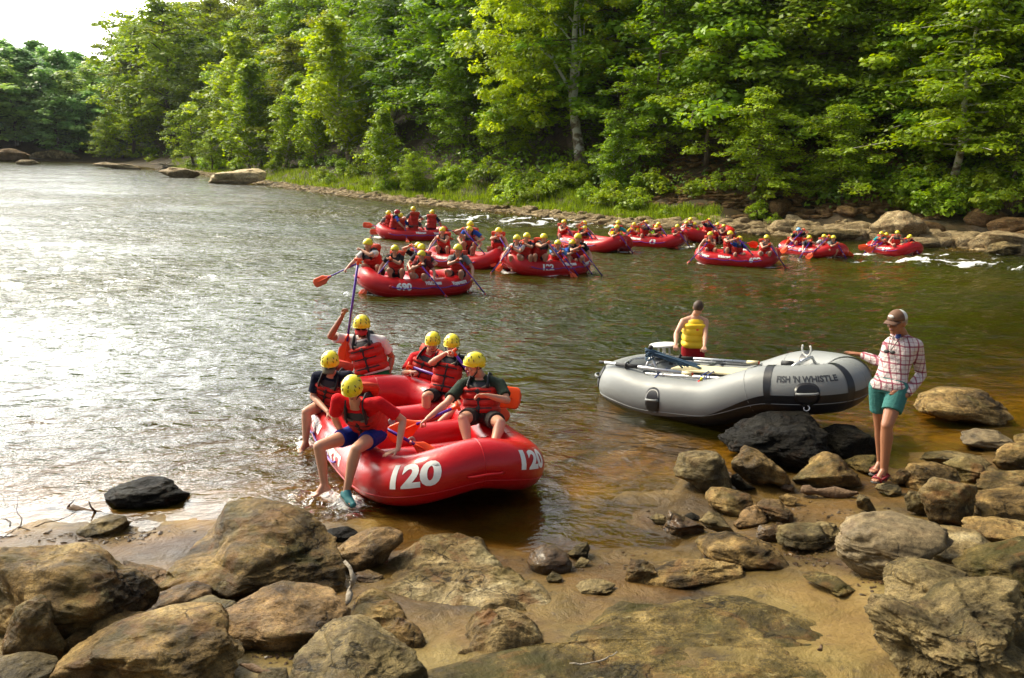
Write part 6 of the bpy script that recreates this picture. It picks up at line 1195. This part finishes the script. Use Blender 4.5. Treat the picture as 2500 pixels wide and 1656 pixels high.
    for sd in 'RL':
        an, kn, toe = J['an' + sd], J['kn' + sd], J['toe' + sd]; sandals(root, J, sd)
    G().tube([J['wrL'] + (J['elL'] - J['wrL']) * .04, J['wrL'] + (J['elL'] - J['wrL']) * .12], .031 * s, 12).obj('wristwatch', M['vent_black'], root)
front_people()
# ---- paddlers out on the river: a few poses, copied with their parts
POSE = {}
def pose_proto(key):
    if key in POSE: return POSE[key]
    kind, side = key; x = side
    J = dict(s=1., pel=V(0, 0, .10), lat=X, face=V(0, 1, -.1), toeR=nz(V(.1, 1, -.1)), toeL=nz(V(-.1, 1, -.1)))
    J['knR'], J['anR'], J['knL'], J['anL'] = V(.17, .36, .26), V(.13, .20, -.08), V(-.17, .36, .26), V(-.13, .20, -.08)
    A, B = ('R', 'L') if x > 0 else ('L', 'R')
    top = bot = None; lean = V(0, .10, 0)
    if kind == 'low': top, bot = V(x * .12, .44, .54), V(x * .44, .36, .14); lean = V(x * .04, .14, 0)
    elif kind == 'high': top, bot = V(-x * .10, .34, .80), V(x * .38, .46, .30); lean = V(x * .05, .10, 0)
    elif kind == 'reach': top, bot = V(x * .16, .50, .62), V(x * .50, .62, .16); lean = V(x * .10, .24, -.02)
    elif kind == 'lap': top, bot = V(-x * .24, .30, .30), V(x * .26, .34, .24); lean = V(0, .04, 0)
    elif kind == 'back': top, bot = V(x * .06, .34, .60), V(x * .38, .10, .26); lean = V(0, .0, 0)
    J['nk'] = V(0, 0, .60) + lean; J['hd'] = J['nk'] + V(0, .035, .135); J['lat'] = nz(V(1, -.18 * x, .05 * x)); J['bend'] = V(0, -.05, 0)
    J['wr' + B] = top - V(0, .03, .0); J['wr' + A] = bot - V(0, .04, -.02); J['pole' + A] = V(x * .8, -.4, -.5); J['pole' + B] = V(-x * .8, -.2, -.3)
    pd = nz(bot - top); J['hn' + A] = V(-x * .3, .3, -1); J['hn' + B] = V(0, .5, -1); J['hm' + A] = J['hm' + B] = 'grip'
    J = joints(**J); root = bpy.data.objects.new('person', None); parts = []
    vx = .0125
    P_ = dict(body=body_mesh(J, vx), shirt=shirt_mesh(J, .014), shorts=shorts_mesh(J, .014)); POSE[key] = (J, P_, top, bot, {}); return POSE[key]
def PL(l):
    a, b = (l.rsplit(',', 1) + [''])[:2]; w = a.replace(',', '').split(); r = b.strip().split(); return ' '.join(['paddle', 'of', 'the'] + w[:16 - 4 - len(r)] + ['in'] + r)
def rafter(label, hx, hy, yaw, kind='low', side=1, shirt=None, s=1., shorts=(.02, .02, .03), hcol=(.86, .73, .02), zt=.47, slv=None, pad=True, plabel=None, vst='vest_red', lift=0., brim=None, brimcol=(.5, .5, .5), turn=0.):
    s *= {id(RH): .88, id(RI): .82, id(RJ): .80, id(RGG): .86, id(RF): .86, id(RE): .88, id(RA): .94}.get(id(CUR[0]), 1.); zt = 1.60 * CUR[0].r + .07
    J, Pm, top, bot, C_ = pose_proto((kind, side)); zh = zt + (J['hd'][2] + .02) * s * .88 + lift; a = R_(yaw); off = V(J['hd'][0], J['hd'][1], 0) * s; c, sn = math.cos(a), math.sin(a); R = np.array([[c, -sn, 0], [sn, c, 0], [0, 0, 1]]); RF_ = CUR[0]; best = None
    for dz_ in np.arange(.10, -.34, -.02):
        q = at(hx, hy, zh + dz_); hs = [RF_.R.T @ (q - R @ (off - V(0, fy_, 0) * s) - RF_.c) for fy_ in (0, .14)]; e = max((abs(h_[0]) / RF_.a) ** 3 + (abs(h_[1]) / (RF_.b * .95)) ** 3 for h_ in hs); cost = max(e - 1, 0) * .5 + abs(dz_)
        if best is None or cost < best[0]: best = (cost, zh + dz_)
    zh = best[1]; w = at(hx, hy, zh)
    org = w - R @ off; org[2] = zh - (J['hd'][2] + .03) * s
    root = empty('person', tuple(org), a, label, 'person', GP); root.scale = (s, s, s)
    obj('body', Pm['body'], root)
    if shirt is not None: obj('shirt', Pm['shirt'], root).color = tuple(shirt) + (1,)
    obj('shorts', Pm['shorts'], root).color = tuple(shorts) + (1,)
    if 'vest' + vst not in C_:
        tmp = bpy.data.objects.new('tmp', None); COL.objects.link(tmp); v = vest(tmp, J, False, vst); h = helmet(tmp, J, hi=False); kids = [(o.name.split('.')[0], o.data) for o in v.children]; C_['vest' + vst] = (v.data, kids); C_['helm'] = h.data
        for o in list(v.children) + [v, h, tmp]: bpy.data.objects.remove(o)
    vd, kids = C_['vest' + vst]; v = obj('life_vest', vd, root)
    for n, d in kids: obj(n, d, v)
    h = obj('helmet', C_['helm'], root); h.color = tuple(hcol) + (1,)
    if turn: h.rotation_euler = (0, 0, 0)
    if pad:
        T = R @ (top * s) + org; Bt = R @ (bot * s) + org; d = nz(Bt - T); paddle(T - d * .03, T + d * 1.42 * s, plabel or PL(label), bladeL=.44 * s, bladeW=.21, roll=(side * .5))
    return root
WH, BK, NV, BL, YE, LI, GY, TE, OR, RDC, DG_ = (.75, .72, .70), (.015, .015, .018), (.012, .018, .05), (.02, .09, .45), (.75, .52, .01), (.35, .65, .02), (.20, .21, .20), (.03, .38, .42), (.6, .12, .03), (.4, .01, .015), (.06, .06, .07)
def rafters():
    CUR[0] = RA; a = ', raft farthest left'
    rafter('person seen from behind with a yellow helmet at the left end' + a, 948, 521, 20, 'low', -1, GY)
    rafter('person in a bright blue shirt and red helmet, the guide' + a, 970, 519, -60, 'low', 1, BL, hcol=(.45, .012, .015), lift=.06)
    rafter('person mostly hidden behind the guide' + a, 978, 527, 10, 'lap', 1, BL, pad=False)
    rafter('tall person with a bare arm, highest helmet' + a, 1009, 511, 15, 'lap', -1, GY, pad=False, lift=.12)
    rafter('person in dark clothes in front of the tall one' + a, 1013, 530, -15, 'low', 1, DG_)
    rafter('person in a navy shirt seen from behind at the right end' + a, 1055, 519, 10, 'low', 1, NV)
    CUR[0] = RB; a = ', raft numbered 3'
    rafter('person with bare arms and a raised paddle at the left end' + a, 1080, 563, 172, 'low', 1, None, .95)
    rafter('person in a blue vest top, arm raised high, in the middle' + a, 1146, 561, 175, 'high', -1, None, 1.02)
    rafter('person in a blue shirt hidden behind the raised arm' + a, 1148, 549, 178, 'lap', 1, BL, pad=False, lift=.15)
    rafter('bare armed person with sunglasses at the right end' + a, 1217, 565, 170, 'reach', -1, None)
    CUR[0] = RC; a = ', raft numbered 690'
    rafter('person in a white shirt shouting at the left end' + a, 898, 595, 165, 'reach', 1, WH, 1.08, pad=False)
    rafter('small person in a black shirt, second from the left' + a, 964, 609, 180, 'low', 1, BK, .92)
    rafter('person behind holding a paddle high near the middle' + a, 1021, 602, 178, 'high', -1, BK, .92)
    rafter('person half hidden behind the raised paddle' + a, 1029, 606, 175, 'lap', 1, DG_, .92, pad=False)
    rafter('person in a dark red shirt and striped shorts in front' + a, 1029, 622, 165, 'low', -1, (.12, .01, .012), .92, shorts=(.35, .40, .35))
    rafter('person in a grey shirt and sunglasses on the right tube' + a, 1118, 608, 168, 'low', -1, GY, 1.05)
    CUR[0] = RD; a = ', raft numbered 122'
    rafter('person in a white shirt at the left end' + a, 1262, 583, 165, 'low', 1, WH)
    rafter('person in a navy shirt, second from the left' + a, 1286, 578, 172, 'back', 1, NV)
    rafter('bare armed person leaning forward in the middle' + a, 1328, 580, 200, 'reach', -1, None)
    rafter('person with light blue sleeves and teal shorts in front' + a, 1362, 595, 180, 'low', -1, (.12, .32, .65), .95, shorts=(.02, .15, .22))
    rafter('person with blue and orange sleeves' + a, 1397, 594, 182, 'low', -1, (.03, .12, .5), .92)
    rafter('bearded person in black with a red cap at the right end' + a, 1411, 580, 175, 'low', -1, BK, 1.08)
    CUR[0] = RE; a = ', raft numbered 661'
    rafter('bare shouldered person at the left end' + a, 1377, 543, 190, 'low', -1, None)
    rafter('person with a bare raised arm, farther back' + a, 1427, 546, 195, 'high', -1, None)
    rafter('person in a dark shirt leaning forward' + a, 1428, 557, 185, 'reach', -1, BK, .95)
    rafter('person in a yellow shirt at the right end' + a, 1506, 556, 175, 'low', -1, YE)
    rafter('person with turquoise sleeves behind the yellow shirt' + a, 1509, 545, 178, 'lap', 1, TE, pad=False, lift=.1)
    CUR[0] = RF; a = ', raft numbered 63'
    rafter('person in a yellow and black shirt at the left end' + a, 1548, 549, 172, 'low', 1, YE, .92)
    rafter('bare armed person with a pale helmet, arm stretched out' + a, 1577, 544, 190, 'high', -1, None)
    rafter('person in a lime green shirt in front' + a, 1603, 555, 190, 'low', -1, LI, .95, shorts=(.12, .01, .02))
    rafter('person hidden behind the lime green shirt' + a, 1608, 548, 185, 'reach', -1, None, .92)
    rafter('person in a red shirt at the right end' + a, 1654, 554, 172, 'low', -1, RDC)
    CUR[0] = RGG; a = ', raft farthest back'
    rafter('person at the left end' + a, 1676, 545, 180, 'low', 1, WH, .95)
    rafter('tall person in white, second from the left' + a, 1686, 537, 180, 'lap', 1, WH, pad=False, lift=.1)
    rafter('person in a lime green shirt' + a, 1696, 548, 160, 'low', 1, LI, .95)
    rafter('person in a navy shirt with a raised arm' + a, 1731, 539, 190, 'high', -1, NV)
    rafter('person in dark blue, second from the right' + a, 1752, 549, 180, 'low', -1, NV, .92)
    rafter('person in a red vest at the right end' + a, 1767, 553, 180, 'low', -1, None, .92)
    CUR[0] = RH; a = ', raft numbered 699'
    rafter('bare armed person at the left end' + a, 1734, 573, 178, 'low', 1, None)
    rafter('bare armed person in grey shorts, second from the left' + a, 1783, 571, 185, 'back', -1, None, shorts=(.2, .22, .26))
    rafter('person in a bright blue top with a paddle straight up' + a, 1806, 584, 190, 'high', -1, BL, shorts=(.01, .07, .3))
    rafter('person in white shorts and sunglasses at the right end' + a, 1872, 581, 175, 'low', -1, None, shorts=(.6, .6, .6))
    CUR[0] = RI; a = ', raft numbered 663'
    rafter('person in an orange shirt at the left end' + a, 1937, 577, 190, 'low', 1, OR, .95)
    rafter('guide in a light blue helmet at the back' + a, 1950, 562, 180, 'high', 1, BK, hcol=(.15, .45, .75), lift=.12)
    rafter('person in a dark grey shirt' + a, 1976, 581, 190, 'reach', 1, DG_)
    rafter('person in a white shirt, third from the right' + a, 2012, 578, 178, 'high', 1, WH, .95)
    rafter('person half hidden, second from the right' + a, 2024, 580, 180, 'lap', -1, None, .92, pad=False)
    rafter('person in a grey shirt at the right end' + a, 2035, 581, 185, 'low', -1, GY)
    CUR[0] = RJ; a = ', raft farthest right'
    rafter('person in a turquoise shirt at the left end' + a, 2152, 571, 160, 'low', 1, TE)
    rafter('bare armed person, second from the left' + a, 2164, 574, 165, 'low', 1, None)
    rafter('bare armed person in the middle' + a, 2191, 569, 175, 'lap', 1, None, pad=False)
    rafter('person with teal sleeves at the right end' + a, 2219, 581, 175, 'low', -1, (.03, .2, .3), .95)
    rafter('person half hidden behind the teal sleeves' + a, 2222, 578, 178, 'lap', 1, NV, .92, pad=False)
rafters()

def loose_paddles():
    for a, b, rf, lb in (((966, 556), (886, 549), RA, 'orange paddle blade sticking out far left, upper, from the raft farthest left'), ((975, 566), (903, 566), RA, 'orange paddle blade sticking out far left, lower, from the raft farthest left'), ((1088, 560), (1128, 570), RA, 'orange paddle blade at the right end of the raft farthest left'),
                     ((2168, 590), (2096, 606), RJ, 'orange paddle blade left of the raft farthest right, nearest the water'), ((2172, 588), (2112, 612), RJ, 'second orange paddle blade left of the raft farthest right'), ((2040, 596), (2082, 630), RI, 'orange paddle blade right of the raft numbered 663'), ((1962, 592), (1898, 616), RI, 'orange paddle blade left of the raft numbered 663'),
                     ((1806, 590), (1850, 600), RH, 'orange paddle blade behind the raft numbered 699'), ((2225, 590), (2240, 634), RJ, 'orange paddle blade dipping at the right end of the raft farthest right'), ((880, 640), (766, 694), RC, 'long purple paddle with a big orange blade left of the raft numbered 690')):
        d = float((rf.c - CP) @ FW) - (.6 if rf is RC else .3); A, B_ = P(a[0], a[1], d), P(b[0], b[1], d); paddle(A, B_, lb, bladeL=min(.46, np.linalg.norm(A - B_) * .6), bladeW=.23, roll=.3)
loose_paddles()
